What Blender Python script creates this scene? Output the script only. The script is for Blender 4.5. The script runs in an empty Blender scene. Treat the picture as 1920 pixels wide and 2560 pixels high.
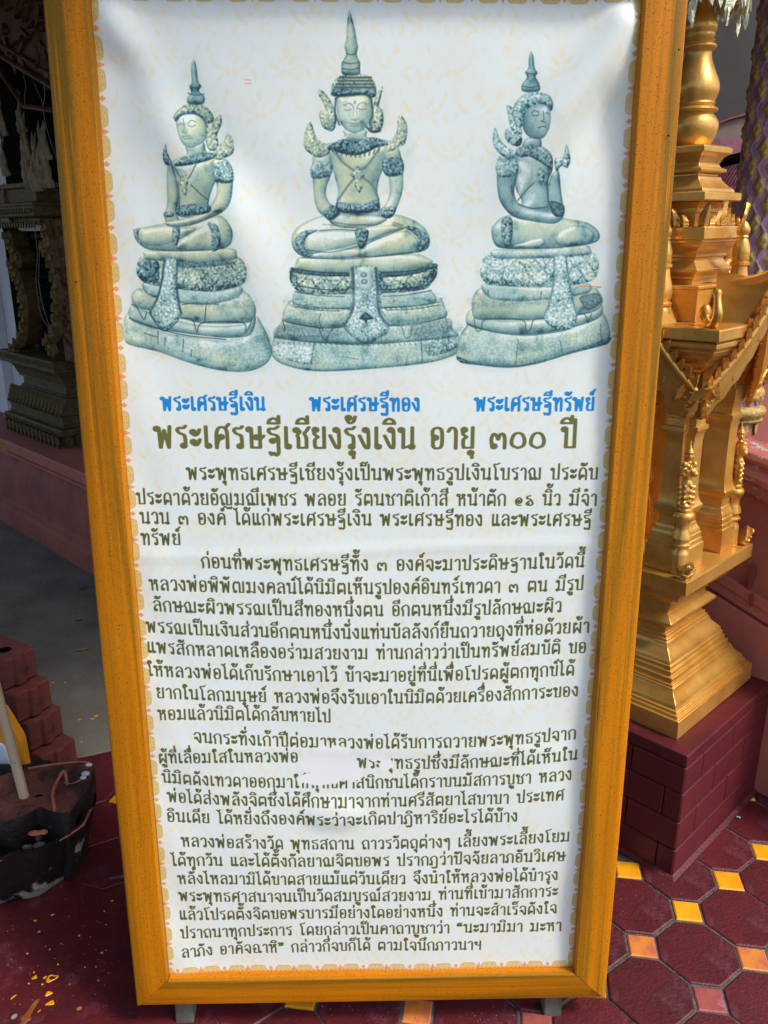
import bpy, math, random
import numpy as np
from mathutils import Vector, Matrix, noise as mnoise
random.seed(7); rng = np.random.default_rng(11)
sc = bpy.context.scene; COL = sc.collection
R = math.radians
# ------------------------------------------------------------------ camera
CAM = np.array([-0.0072, -1.359, 1.627])
ROT = np.array([[0.99977, 0.00541, -0.02064], [-0.02133, 0.31410, -0.94915], [0.00135, 0.94937, 0.31414]])
_q, _r = np.linalg.qr(ROT); ROT = _q @ np.diag(np.sign(np.diag(_r)))
cd = bpy.data.cameras.new('camera'); cam = bpy.data.objects.new('camera', cd); COL.objects.link(cam)
cd.sensor_fit = 'VERTICAL'; cd.sensor_height = 36.0; cd.lens = 36.0 * 2071 / 2560
cd.clip_start = 0.05; cd.clip_end = 500
cam.matrix_world = Matrix([[*ROT[0], CAM[0]], [*ROT[1], CAM[1]], [*ROT[2], CAM[2]], [0, 0, 0, 1]])
sc.camera = cam
# ------------------------------------------------------------------ light
SUN_EL, SUN_AZ = 52.0, 62.0            # azimuth measured from -Y (behind the camera) towards +X
w = bpy.data.worlds.new('World'); sc.world = w; w.use_nodes = True
wn = w.node_tree; bg = wn.nodes['Background']
sky = wn.nodes.new('ShaderNodeTexSky'); sky.sky_type = 'NISHITA'; sky.sun_disc = False
sky.sun_elevation = R(SUN_EL); sky.sun_rotation = R(180 - SUN_AZ); sky.air_density = 1.0; sky.dust_density = 3.0; sky.ozone_density = 1.2
wn.links.new(sky.outputs[0], bg.inputs[0]); bg.inputs[1].default_value = 0.12
ld = bpy.data.lights.new('sun', 'SUN'); ld.energy = 1.45; ld.angle = R(12); ld.color = (1.0, 0.95, 0.86)
sun = bpy.data.objects.new('sun', ld); COL.objects.link(sun)
sd = Vector((math.cos(R(SUN_EL)) * math.sin(R(SUN_AZ)), -math.cos(R(SUN_EL)) * math.cos(R(SUN_AZ)), math.sin(R(SUN_EL))))
sun.rotation_euler = sd.to_track_quat('Z', 'Y').to_euler(); sun.location = sd * 20
vs = sc.view_settings; vs.view_transform = 'Standard'; vs.look = 'None'; vs.gamma = 1; vs.use_curve_mapping = False
vs.exposure = 0.88
# ------------------------------------------------------------------ helpers
def sight(x, y):                       # direction of sight through a point of the 1920 x 2560 photograph
    return ROT @ np.array([(x - 960) / 2071., -(y - 1280) / 2071., -1.])
def on_z(x, y, z):
    d = sight(x, y); return CAM + d * ((z - CAM[2]) / d[2])
def on_y(x, y, Y):
    d = sight(x, y); return CAM + d * ((Y - CAM[1]) / d[1])
LEAN = R(3.6); BASE = np.array([0, 0, 0.07])
CL, SL = math.cos(LEAN), math.sin(LEAN)
def board_xz(x, y, off=0.0):           # photograph -> coordinates in the leaning board's own plane
    n = np.array([0, CL, -SL]); d = sight(x, y)
    P = CAM + d * (((BASE + n * off - CAM) @ n) / (d @ n))
    q = P - BASE
    return q[0], q[1] * SL + q[2] * CL
def s2l(c):
    return tuple(((v / 255) / 12.92 if v / 255 <= .04045 else ((v / 255 + .055) / 1.055) ** 2.4) for v in c)
def tag(o, label=None, cat=None, group=None, kind=None):
    if label: o['label'] = label
    if cat: o['category'] = cat
    if group: o['group'] = group
    if kind: o['kind'] = kind
    return o
def empty(name, loc=(0, 0, 0), rz=0):
    o = bpy.data.objects.new(name, None); COL.objects.link(o); o.location = loc
    o.rotation_euler = (0, 0, rz); o.empty_display_size = .1; return o
class MB:
    def __init__(s): s.v = []; s.f = []; s.m = []
    def add(s, vs, fs, m=0):
        b = len(s.v); s.v += [tuple(map(float, p)) for p in vs]; s.f += [tuple(i + b for i in f) for f in fs]; s.m += [m] * len(fs); return s
    def box(s, c, d, rz=0, M=None, m=0, taper=1.0):
        x, y, z = d[0] / 2, d[1] / 2, d[2] / 2; t = taper
        P = [(-x, -y, -z), (x, -y, -z), (x, y, -z), (-x, y, -z), (-x*t, -y*t, z), (x*t, -y*t, z), (x*t, y*t, z), (-x*t, y*t, z)]
        cr, sr = math.cos(rz), math.sin(rz)
        if M is None: P = [(c[0] + a * cr - b * sr, c[1] + a * sr + b * cr, c[2] + k) for a, b, k in P]
        else: P = [tuple(Vector(c) + M @ Vector(p)) for p in P]
        return s.add(P, [(0, 3, 2, 1), (4, 5, 6, 7), (0, 1, 5, 4), (1, 2, 6, 5), (2, 3, 7, 6), (3, 0, 4, 7)], m)
    def rings(s, rings, cap=True, closed=True, m=0):
        n = len(rings[0]); V = [p for r in rings for p in r]; F = []
        for i in range(len(rings) - 1):
            for j in range(n if closed else n - 1):
                k = (j + 1) % n; F.append((i*n+j, i*n+k, (i+1)*n+k, (i+1)*n+j))
        if cap and closed: F.append(tuple(range(n))[::-1]); F.append(tuple((len(rings)-1)*n + j for j in range(n)))
        return s.add(V, F, m)
    def lathe(s, c, prof, n=24, m=0, sq=None, rot=0):  # prof (r,z); sq: plan polygon points of unit size
        plan = sq or [(math.cos(2*math.pi*k/n), math.sin(2*math.pi*k/n)) for k in range(n)]
        return s.rings([[(c[0] + r*a, c[1] + r*b, c[2] + z) for a, b in plan] for r, z in prof], m=m)
    def tube(s, pts, r, n=8, m=0, cap=True):
        pts = [Vector(p) for p in pts]; rr = r if hasattr(r, '__len__') else [r] * len(pts); out = []; up = Vector((0, 0, 1))
        for i, p in enumerate(pts):
            t = (pts[min(i+1, len(pts)-1)] - pts[max(i-1, 0)]).normalized()
            if abs(t.dot(up)) > .95: up = Vector((0, 1, 0)) if abs(t.y) < .9 else Vector((1, 0, 0))
            a = t.cross(up).normalized(); b = a.cross(t).normalized(); up = b
            out.append([tuple(p + (a*math.cos(2*math.pi*k/n) + b*math.sin(2*math.pi*k/n)) * rr[i]) for k in range(n)])
        return s.rings(out, cap=cap, m=m)
    def ball(s, c, r, n=8, m=0):
        r = r if hasattr(r, '__len__') else (r, r, r); k = n // 2 + 1
        prof = [(max(.02, math.sin(math.pi*i/k)), -math.cos(math.pi*i/k)) for i in range(k+1)]
        return s.rings([[(c[0]+q*r[0]*math.cos(2*math.pi*j/n), c[1]+q*r[1]*math.sin(2*math.pi*j/n), c[2]+z*r[2]) for j in range(n)] for q, z in prof], m=m)
    def leaf(s, c, h, wd, th, ax=(1, 0, 0), up=(0, 0, 1), lobes=3, curl=0., m=0):
        # carved flame-shaped leaf: notched outline, ridge in the middle, real thickness
        X = Vector(ax).normalized(); Zv = Vector(up).normalized(); Y = Zv.cross(X).normalized(); O = Vector(c)
        n = lobes * 4; L = []; Rr = []; mid = []
        for i in range(n + 1):
            t = i / n; base = math.sin(math.pi * min(1, (t*.86 + .14))) ** .8 * (1 - t*.35)
            notch = .78 + .22 * abs(math.sin(math.pi * t * lobes))
            ww = wd / 2 * base * notch * (0 if i == n else 1); cx = curl * t * t * wd
            L.append(O + X*(cx - ww) + Zv*h*t); Rr.append(O + X*(cx + ww) + Zv*h*t); mid.append(O + X*cx + Zv*h*t - Y*th*(1.15 - t*.6)*(1 if i % 2 else .75))
        V = []; F = []
        for i in range(n + 1): V += [L[i], mid[i], Rr[i], Rr[i] + Y*th*.5, L[i] + Y*th*.5]
        for i in range(n):
            a = i*5; b = a + 5
            for j in range(5): k = (j+1) % 5; F.append((a+j, a+k, b+k, b+j))
        F.append((4, 3, 2, 1, 0)); return s.add(V, F, m)
    def mesh(s, name, mats, smooth=None, weld=False):
        me = bpy.data.meshes.new(name); me.from_pydata(s.v, [], s.f)
        for mt in (mats if isinstance(mats, (list, tuple)) else [mats]): me.materials.append(mt)
        if len(set(s.m)) > 1: me.polygons.foreach_set('material_index', s.m)
        if smooth is not None:
            me.polygons.foreach_set('use_smooth', [True] * len(s.f))
            try: me.set_sharp_from_angle(angle=R(smooth))
            except Exception: pass
        me.update(); return me
    def obj(s, name, mats, parent=None, smooth=None, loc=None, rz=None, bevel=0, vox=0):
        o = bpy.data.objects.new(name, s.mesh(name, mats, smooth)); COL.objects.link(o)
        if parent is not None: o.parent = parent
        if loc is not None: o.location = loc
        if rz is not None: o.rotation_euler = (0, 0, rz)
        if vox:
            r = o.modifiers.new('r', 'REMESH'); r.mode = 'VOXEL'; r.voxel_size = vox; r.use_smooth_shade = True
        if bevel:
            b = o.modifiers.new('b', 'BEVEL'); b.width = bevel; b.segments = 2; b.limit_method = 'ANGLE'; b.angle_limit = R(35)
        return o
def link(name, me, parent=None, loc=(0, 0, 0), rot=(0, 0, 0), scale=None):
    o = bpy.data.objects.new(name, me); COL.objects.link(o); o.parent = parent; o.location = loc; o.rotation_euler = rot
    if scale: o.scale = scale
    return o
def smoothpts(P, n=6, closed=False):
    P = [np.array(p, float) for p in P]; N = len(P); out = []
    for i in range(N if closed else N - 1):
        if closed: a, b, c, d = P[i-1], P[i], P[(i+1) % N], P[(i+2) % N]
        else: a, b, c, d = P[max(i-1, 0)], P[i], P[i+1], P[min(i+2, N-1)]
        for k in range(n):
            t = k / n; out.append(.5*((2*b) + (c-a)*t + (2*a-5*b+4*c-d)*t*t + (3*b-a-3*c+d)*t**3))
    if not closed: out.append(P[-1])
    return out
# ------------------------------------------------------------------ materials
def mat(name, c1, c2=None, scale=8., rough=.6, metal=0., bump=0., bscale=60., stretch=(1, 1, 1), c3=None, c3scale=25., c3at=.62, c3w=.06, spec=.5, rand=0., rvar=.1, detail=6., coat=0.):
    m = bpy.data.materials.new(name); m.use_nodes = True; nt = m.node_tree; N = nt.nodes; L = nt.links
    b = N['Principled BSDF']; tc = N.new('ShaderNodeTexCoord'); mp = N.new('ShaderNodeMapping'); mp.inputs['Scale'].default_value = stretch
    L.new(tc.outputs['Object'], mp.inputs[0])
    def nz(sc_, det=detail, rg=.6):
        n = N.new('ShaderNodeTexNoise'); n.inputs['Scale'].default_value = sc_; n.inputs['Detail'].default_value = det
        n.inputs['Roughness'].default_value = rg; L.new(mp.outputs[0], n.inputs[0]); return n
    c2 = c2 or tuple(v * .8 for v in c1); n1 = nz(scale)
    cr = N.new('ShaderNodeValToRGB'); cr.color_ramp.elements[0].position = .35; cr.color_ramp.elements[1].position = .65
    cr.color_ramp.elements[0].color = (*s2l(c1), 1); cr.color_ramp.elements[1].color = (*s2l(c2), 1); L.new(n1.outputs['Fac'], cr.inputs[0])
    out = cr.outputs[0]
    if c3:
        n3 = nz(c3scale, 8, .7); r3 = N.new('ShaderNodeValToRGB'); r3.color_ramp.elements[0].position = c3at; r3.color_ramp.elements[1].position = c3at + c3w
        L.new(n3.outputs['Fac'], r3.inputs[0]); mx = N.new('ShaderNodeMixRGB'); L.new(r3.outputs[0], mx.inputs[0]); L.new(out, mx.inputs[1]); mx.inputs[2].default_value = (*s2l(c3), 1); out = mx.outputs[0]
    if rand:
        oi = N.new('ShaderNodeObjectInfo'); hs = N.new('ShaderNodeHueSaturation'); mr = N.new('ShaderNodeMapRange')
        mr.inputs[3].default_value = 1 - rand; mr.inputs[4].default_value = 1 + rand; L.new(oi.outputs['Random'], mr.inputs[0]); L.new(mr.outputs[0], hs.inputs['Value']); L.new(out, hs.inputs['Color']); out = hs.outputs[0]
    L.new(out, b.inputs['Base Color']); b.inputs['Metallic'].default_value = metal; b.inputs['Specular IOR Level'].default_value = spec
    if coat: b.inputs['Coat Weight'].default_value = coat; b.inputs['Coat Roughness'].default_value = .25
    mr = N.new('ShaderNodeMapRange'); mr.inputs[3].default_value = max(.02, rough - rvar); mr.inputs[4].default_value = min(1, rough + rvar)
    n4 = nz(scale * 3); L.new(n4.outputs['Fac'], mr.inputs[0]); L.new(mr.outputs[0], b.inputs['Roughness'])
    if bump:
        n2 = nz(bscale, 5); bp = N.new('ShaderNodeBump'); bp.inputs['Strength'].default_value = min(1, bump); bp.inputs['Distance'].default_value = .004 * max(1, bump); L.new(n2.outputs['Fac'], bp.inputs['Height']); L.new(bp.outputs[0], b.inputs['Normal'])
    m['nodes'] = 1; return m
GOLD = mat('gold_paint', (228, 178, 94), (206, 148, 62), 9, .32, .58, .35, 45, c3=(150, 96, 40), c3scale=40, c3at=.66, rvar=.12)
GOLD_D = mat('old_gold', (98, 82, 44), (66, 52, 27), 30, .6, .25, .8, 120)
COLGOLD = mat('column_gold', (206, 180, 106), (150, 120, 62), 60, .5, .3, 1.0, 160)
MAROON = mat('maroon_paint', (92, 24, 33), (78, 18, 27), 7, .5, 0, .25, 60, c3=(118, 66, 84), c3scale=12, c3at=.6, c3w=.25, rand=.08)
MAROON_F = mat('maroon_floor', (90, 22, 28), (70, 15, 21), 9, .5, 0, .5, 130, c3=(126, 66, 80), c3scale=10, c3at=.54, c3w=.3, rand=.14)
TILE_Y = mat('yellow_glaze', (238, 168, 22), (226, 146, 30), 22, .3, 0, .1, 60, c3=(196, 120, 60), c3scale=30, c3at=.62, c3w=.1, rand=.06)
TILE_O = mat('worn_orange_glaze', (214, 132, 56), (196, 110, 64), 20, .4, 0, .2, 60, c3=(170, 90, 84), c3scale=22, c3at=.5, c3w=.2)
TILE_P = mat('faded_pink_glaze', (164, 84, 74), (140, 66, 70), 20, .45, 0, .2, 60, c3=(176, 130, 150), c3scale=16, c3at=.55, c3w=.15)
GROUT = mat('cement_grout', (104, 100, 94), (70, 66, 64), 60, .9, 0, .8, 220, c3=(60, 50, 50), c3scale=20, c3at=.55)
CONC = mat('grey_concrete', (116, 110, 101), (90, 85, 79), 4, .85, 0, .6, 60, c3=(70, 64, 60), c3scale=28, c3at=.66, c3w=.04)
TERRA = mat('terracotta_paint', (178, 104, 88), (160, 88, 74), 4, .65, 0, .3, 50, c3=(140, 70, 60), c3scale=7, c3at=.58, c3w=.2)
TERRA_P = mat('peeling_terracotta', (182, 104, 88), (164, 90, 76), 4, .6, 0, .5, 50, c3=(168, 176, 186), c3scale=20, c3at=.56, c3w=.03)
TERRA_D = mat('weathered_terracotta', (150, 82, 66), (122, 64, 54), 5, .75, 0, .6, 40, c3=(66, 58, 54), c3scale=6, c3at=.6, c3w=.12)
BLACK = mat('black_gap', (10, 8, 8), (6, 5, 5), 5, .95, spec=.05)  # near-black, also used where shade in recesses is coloured in
WHITE_W = mat('white_wall', (206, 210, 220), (190, 194, 206), 3, .6, 0, .2, 40)
GREY_W = mat('grey_wall', (76, 70, 72), (66, 62, 64), 3, .7, 0, .15, 40)
PURP = mat('lilac_paint', (170, 132, 166), (152, 114, 148), 12, .5, 0, .2, 60)
WOOD_D = mat('dark_wood', (52, 30, 20), (30, 18, 12), 12, .6, 0, .6, 60)
LOUV = mat('dark_green_glass', (22, 34, 34), (14, 22, 26), 5, .12, 0, 0, spec=.8, rvar=.03)
BRICK_D = mat('dark_red_block', (98, 42, 34), (76, 32, 28), 14, .8, 0, .8, 120, c3=(52, 26, 24), c3scale=14, c3at=.6, rand=.12)
CLAY = mat('red_clay', (132, 72, 54), (98, 54, 44), 9, .7, 0, .8, 60, c3=(44, 30, 26), c3scale=7, c3at=.5, c3w=.12)
CHAR = mat('charred_clay', (26, 22, 20), (16, 15, 15), 12, .55, 0, 1.0, 70, c3=(120, 58, 40), c3scale=11, c3at=.66, c3w=.04)
CLAY_E = mat('broken_clay_edge', (178, 104, 80), (150, 84, 66), 30, .8, 0, .5, 90)
ASH = mat('grey_ash', (150, 152, 148), (100, 102, 98), 30, .95, 0, 1.0, 90)
POLE = mat('beige_pole', (186, 166, 138), (168, 146, 120), 8, .5, 0, .1, 60, (1, 1, .3), c3=(110, 62, 40), c3scale=26, c3at=.66, c3w=.03)
LEGW = mat('grey_wood_leg', (104, 100, 92), (76, 74, 68), 10, .8, 0, .6, 80, (3, 3, .5), c3=(150, 105, 40), c3scale=12, c3at=.62, c3w=.04)
LEAFG = mat('leaf_green', (120, 150, 30), (90, 120, 20), 20, .5)
LEAFD = mat('dry_leaf', (150, 104, 30), (96, 56, 26), 30, .7)
WIRE = mat('pale_wire', (120, 116, 110), (96, 92, 88), 20, .5)
PAINTY = mat('yellow_paint_drop', (232, 158, 20), (214, 140, 20), 30, .35)
STONE = mat('small_stone', (150, 146, 140), (96, 92, 88), 60, .9, 0, .5, 200)
ROOFP = mat('pink_roof_tile', (176, 110, 132), (152, 90, 112), 30, .5, 0, .2, 90, rand=.1)
FOIL = mat('white_gold_foil', (232, 236, 214), (200, 196, 150), 60, .35, .35, .6, 200)
GREEN_T = mat('green_panel', (30, 110, 84), (34, 120, 140), 9, .5)
# ------------------------------------------------------------------ yellow painted timber of the notice board
def timber_mat(name, axis):
    st = (75, 75, 1.8) if axis == 'z' else (1.8, 75, 75)
    m = bpy.data.materials.new(name); m.use_nodes = True; nt = m.node_tree; N = nt.nodes; L = nt.links; b = N['Principled BSDF']
    tc = N.new('ShaderNodeTexCoord'); mp = N.new('ShaderNodeMapping'); mp.inputs['Scale'].default_value = st; L.new(tc.outputs['Object'], mp.inputs[0])
    def nz(s, d, vec=mp.outputs[0], dist=0.):
        n = N.new('ShaderNodeTexNoise'); n.inputs['Scale'].default_value = s; n.inputs['Detail'].default_value = d; n.inputs['Distortion'].default_value = dist; L.new(vec, n.inputs[0]); return n.outputs['Fac']
    def ramp(f, a, b_, ca=(0, 0, 0, 1), cb=(1, 1, 1, 1)):
        r = N.new('ShaderNodeValToRGB'); r.color_ramp.elements[0].position = a; r.color_ramp.elements[1].position = b_; r.color_ramp.elements[0].color = ca; r.color_ramp.elements[1].color = cb; L.new(f, r.inputs[0]); return r.outputs[0]
    def mix(f, a, col):
        x = N.new('ShaderNodeMixRGB'); L.new(f, x.inputs[0]); L.new(a, x.inputs[1]); x.inputs[2].default_value = (*s2l(col), 1); return x.outputs[0]
    base = ramp(nz(1.0, 4, dist=.3), .35, .65, (*s2l((206, 126, 4)), 1), (*s2l((184, 110, 2)), 1))
    base = mix(ramp(nz(.45, 4, dist=.6), .44, .62), base, (126, 92, 14))
    base = mix(ramp(nz(2.6, 2), .62, .78), base, (206, 124, 2))
    sp = nz(420, 2, tc.outputs['Object']); base = mix(ramp(sp, .60, .70), base, (96, 64, 14))
    dk = nz(1.3, 8, dist=1.); base = mix(ramp(dk, .71, .75), base, (76, 52, 16))
    L.new(base, b.inputs['Base Color']); b.inputs['Roughness'].default_value = .5; b.inputs['Specular IOR Level'].default_value = .2
    bp = N.new('ShaderNodeBump'); bp.inputs['Strength'].default_value = .45; bp.inputs['Distance'].default_value = .0012; L.new(nz(2.2, 6), bp.inputs['Height']); L.new(bp.outputs[0], b.inputs['Normal'])
    return m
TIM_V = timber_mat('yellow_painted_timber', 'z'); TIM_H = timber_mat('yellow_painted_crossrail', 'x')
# ------------------------------------------------------------------ the print on the banner
PPM = 1500.; X0, X1, ZB0, ZB1 = -.47, .47, .03, 2.02
NW, NH = int((X1 - X0) * PPM), int((ZB1 - ZB0) * PPM)
BOFF = .010
def bx(px, py): return board_xz(px, py, BOFF)
def ti(X, Z): return (X - X0) * PPM, (Z - ZB0) * PPM       # texture pixel, row 0 at the bottom
def tp(px, py): return ti(*bx(px, py))
IMG = np.empty((NH, NW, 3), np.float32)
def vnoise(h, w_, s, seed=0, oct_=4, ax=(1, 1)):
    r = np.random.default_rng(seed); out = np.zeros((h, w_), np.float32); amp = 1.; tot = 0
    for o in range(oct_):
        gy, gx = max(2, int(h / s * ax[1] * 2**o) + 2), max(2, int(w_ / s * ax[0] * 2**o) + 2)
        if gy > h * 2 or gx > w_ * 2: break
        g = r.random((gy, gx), dtype=np.float32)
        yy = np.linspace(0, gy - 1.001, h); xx = np.linspace(0, gx - 1.001, w_); yi = yy.astype(int); xi = xx.astype(int)
        fy = (yy - yi)[:, None]; fx = (xx - xi)[None]; fy = fy*fy*(3-2*fy); fx = fx*fx*(3-2*fx)
        a = g[yi][:, xi]; b_ = g[yi][:, xi+1]; c = g[yi+1][:, xi]; d = g[yi+1][:, xi+1]
        out += amp * ((a*(1-fx)+b_*fx)*(1-fy) + (c*(1-fx)+d*fx)*fy); tot += amp; amp *= .55
    return out / tot
WH = np.array([232, 240, 236], np.float32)
IMG[:] = WH
# faint yellow kranok ground pattern
def ell(u, v, cx, cy, a, b, rot):
    c, s = math.cos(rot), math.sin(rot); x = (u-cx)*c + (v-cy)*s; y = -(u-cx)*s + (v-cy)*c
    return np.clip(1.4 - ((x/a)**2 + (y/b)**2), 0, 1)
gy, gx = np.mgrid[0:NH, 0:NW].astype(np.float32); gxm = gx / PPM + X0; gzm = gy / PPM + ZB0
PP, QQ = .088, .128
row = np.floor(gzm / (QQ/2)); uu = np.abs(((gxm + (row % 2) * PP/2) / PP) % 1 - .5) * PP; vv = (gzm / (QQ/2) % 1) * QQ/2 - QQ/4
pat = np.zeros_like(uu)
for cx, cy, a, b_, r_ in [(0, .018, .006, .010, 0), (.010, .006, .004, .010, -.7), (.020, -.004, .004, .011, -1.1), (.030, .008, .004, .010, -.4), (.006, -.012, .005, .006, 0), (.018, -.020, .003, .008, .8), (.036, -.014, .004, .009, .3), (.036, .022, .003, .007, 0)]:
    pat = np.maximum(pat, ell(uu, vv, cx, cy, a, b_, r_))
pat *= np.clip(vnoise(NH, NW, 26, 3) * 2.6 - .8, 0, 1)
IMG += (np.array([238, 230, 198], np.float32) - WH) * (pat * .75)[..., None]
bl = vnoise(NH, NW, 60, 5)[..., None]; IMG += (np.array([236, 232, 214], np.float32) - WH) * np.clip(bl * 3 - 1.5, 0, 1) * .4
del row, uu, vv, pat, bl
# ---- three printed statues: inflated, shaded shapes
def poly_sdf(P, xs, ys):                 # signed distance, positive inside
    P = np.array(P, np.float32); Xg, Yg = np.meshgrid(xs, ys); d2 = np.full(Xg.shape, 1e9, np.float32); ins = np.zeros(Xg.shape, bool)
    n = len(P)
    for i in range(n):
        ax, ay = P[i]; bx_, by_ = P[(i+1) % n]; ex, ey = bx_-ax, by_-ay; L2 = ex*ex + ey*ey
        if L2 < 1e-6: continue
        t = np.clip(((Xg-ax)*ex + (Yg-ay)*ey) / L2, 0, 1); dx = Xg-ax-t*ex; dy = Yg-ay-t*ey; d2 = np.minimum(d2, dx*dx + dy*dy)
        if ay != by_:
            c = ((ay > Yg) != (by_ > Yg)) & (Xg < (bx_-ax) * (Yg-ay) / (by_-ay) + ax); ins ^= c
    d = np.sqrt(d2); return np.where(ins, d, -d)
def lerp3(v, stops):
    xs = [s[0] for s in stops]; return np.stack([np.interp(v, xs, [s[1][k] for s in stops]) for k in range(3)], -1).astype(np.float32)
PAL = {'g': [(0, (34, 64, 74)), (.3, (104, 142, 140)), (.55, (164, 188, 168)), (.78, (206, 214, 176)), (1, (242, 248, 228))],
       't': [(0, (28, 66, 78)), (.3, (96, 144, 150)), (.55, (150, 188, 184)), (.78, (188, 214, 206)), (1, (234, 246, 246))],
       'd': [(0, (24, 54, 66)), (.3, (76, 118, 128)), (.55, (124, 164, 166)), (.78, (164, 192, 188)), (1, (222, 234, 236))]}
fine = vnoise(1024, 1024, 7, 21, 3); mid_n = vnoise(1024, 1024, 26, 22, 4); big_n = vnoise(1024, 1024, 90, 23, 4); ff = np.fft.rfftfreq(1024)[None]**2 + np.fft.fftfreq(1024)[:, None]**2
hf = np.fft.irfft2(np.fft.rfft2(np.random.default_rng(5).standard_normal((1024, 1024))) * (np.exp(-ff*2*(math.pi*1.7)**2) - .8*np.exp(-ff*2*(math.pi*4.2)**2))).astype(np.float32); hf = np.clip(hf / hf.std() * .21 + .5, 0, 1)
def part(tr, pts, pal='t', kind='s', bias=0., R_=None, light=(-.35, .75), sm=True, edge=.55, rim=2.8, alpha=1., soft=2.6):
    Q = smoothpts([tp(*tr(*p)) for p in pts], 5, True) if sm else [np.array(tp(*tr(*p))) for p in pts]
    Q = np.array(Q); x0, y0 = np.floor(Q.min(0)).astype(int) - 4; x1, y1 = np.ceil(Q.max(0)).astype(int) + 4
    x0 = max(x0, 0); y0 = max(y0, 0); x1 = min(x1, NW); y1 = min(y1, NH)
    sd_ = poly_sdf(Q, np.arange(x0, x1), np.arange(y0, y1)); mx = sd_.max()
    if mx <= 0: return
    Rr = min(R_ or 1e9, mx); t = np.clip(sd_ / Rr, 0, 1); h = Rr * np.sqrt(np.maximum(1 - (1-t)**2, 0))
    k = 3; hp = np.pad(h, k, mode='edge'); cs = np.cumsum(np.cumsum(hp, 0), 1); cs = np.pad(cs, ((1, 0), (1, 0)))
    s_ = 2*k+1; h = (cs[s_:, s_:] - cs[:-s_, s_:] - cs[s_:, :-s_] + cs[:-s_, :-s_])[:sd_.shape[0], :sd_.shape[1]] / s_**2
    dy, dx = np.gradient(h); nz_ = 1 / np.sqrt(1 + dx*dx + dy*dy); lx, ly = light; lz = .75
    sh = (-dx*lx - dy*ly + lz) * nz_ / math.sqrt(lx*lx + ly*ly + lz*lz)
    iy = 1023 - np.abs(np.arange(y0, y1) % 2046 - 1023); ix = 1023 - np.abs(np.arange(x0, x1) % 2046 - 1023); f = fine[iy][:, ix]; mn = mid_n[iy][:, ix]; bn = big_n[iy][:, ix]; hn = hf[iy][:, ix]
    v = .37 + .46 * np.clip(sh, 0, 1) + bias * .75
    if kind == 's': v += (mn - .5) * .34 + (bn - .5) * .34 + np.clip(sh - .88, 0, 1) * 2.0 - np.clip(.36 - mn, 0, 1) * 1.1 + (hn - .5) * .10
    elif kind == 'o': v = v - .13 + (hn - .46) * .74 + (mn - .5) * .7
    elif kind == 'x':
        Xg, Yg = np.meshgrid(np.arange(x0, x1), np.arange(y0, y1)); pz = 44.; Xw = Xg + (mn - .5)*22; Yw = Yg + (bn - .5)*30
        lz_ = np.minimum(np.abs(((Xw + Yw) / pz) % 1 - .5), np.abs(((Xw - Yw) / pz) % 1 - .5)) * 2
        v = v - .36 + np.clip(lz_ * 1.3, 0, .36) + (hn - .5) * .7 + (mn - .5) * .7 + (bn - .5) * .5
    elif kind == 'dk': v = v * .4 - .04 + (hn - .5) * .4
    v -= edge * .62 * np.exp(-np.clip(sd_, 0, 99) / rim)
    a = np.clip(sd_ / soft + .5, 0, 1)[..., None] * alpha
    colr = lerp3(np.clip(v, 0, 1), PAL[pal])
    if kind in 'sx': mxw = np.clip((bn - .42) * 5, 0, 1)[..., None] * .6; colr = colr * (1 - mxw) + lerp3(np.clip(v, 0, 1), PAL['t' if pal == 'g' else 'g' if pal == 't' else 'd']) * mxw
    IMG[y0:y1, x0:x1] = IMG[y0:y1, x0:x1] * (1-a) + colr * a
def strokes(tr, pts, wpx=2., col=(36, 60, 66), sm=True, alpha=.72):
    wpx = max(1.8, wpx * .78)
    Q = np.array([tp(*tr(*p)) for p in pts]); Q = np.array(smoothpts(Q, 6)) if sm and len(Q) > 2 else Q
    seg(Q[:-1], Q[1:], wpx, wpx, col, alpha)
SOFT = .45
def seg(A, B, wx, wy, col, alpha=1.):
    A = np.array(A, np.float32); B = np.array(B, np.float32); lo = np.minimum(A.min(0), B.min(0)) - wx - 2; hi = np.maximum(A.max(0), B.max(0)) + wx + 2
    x0, y0 = max(int(lo[0]), 0), max(int(lo[1]), 0); x1, y1 = min(int(hi[0]) + 1, NW), min(int(hi[1]) + 1, NH)
    if x1 <= x0 or y1 <= y0: return
    k = wx / wy; Xg, Yg = np.meshgrid(np.arange(x0, x1, dtype=np.float32), np.arange(y0, y1, dtype=np.float32) * k); best = np.full(Xg.shape, 1e9, np.float32)
    for (ax, ay), (bx_, by_) in zip(A, B):
        ay *= k; by_ = by_ * k; ex, ey = bx_-ax, by_-ay; L2 = ex*ex + ey*ey + 1e-6
        t = np.clip(((Xg-ax)*ex + (Yg-ay)*ey) / L2, 0, 1); best = np.minimum(best, (Xg-ax-t*ex)**2 + (Yg-ay-t*ey)**2)
    a = (np.clip((wx / 2 - np.sqrt(best)) * SOFT + .5, 0, 1) * alpha)[..., None]
    IMG[y0:y1, x0:x1] = IMG[y0:y1, x0:x1] * (1-a) + np.array(col, np.float32) * a
A_ = lambda a, b: (660 + a*.3134, b*.3134)
B_ = lambda a, b: (660 + a*.3134, 440 + b*.3134)
L_ = lambda a, b: (280 + a*.3797, 120 + b*.3797)
R2 = lambda a, b: (1120 + a*.3887, 100 + b*.3887)
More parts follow.
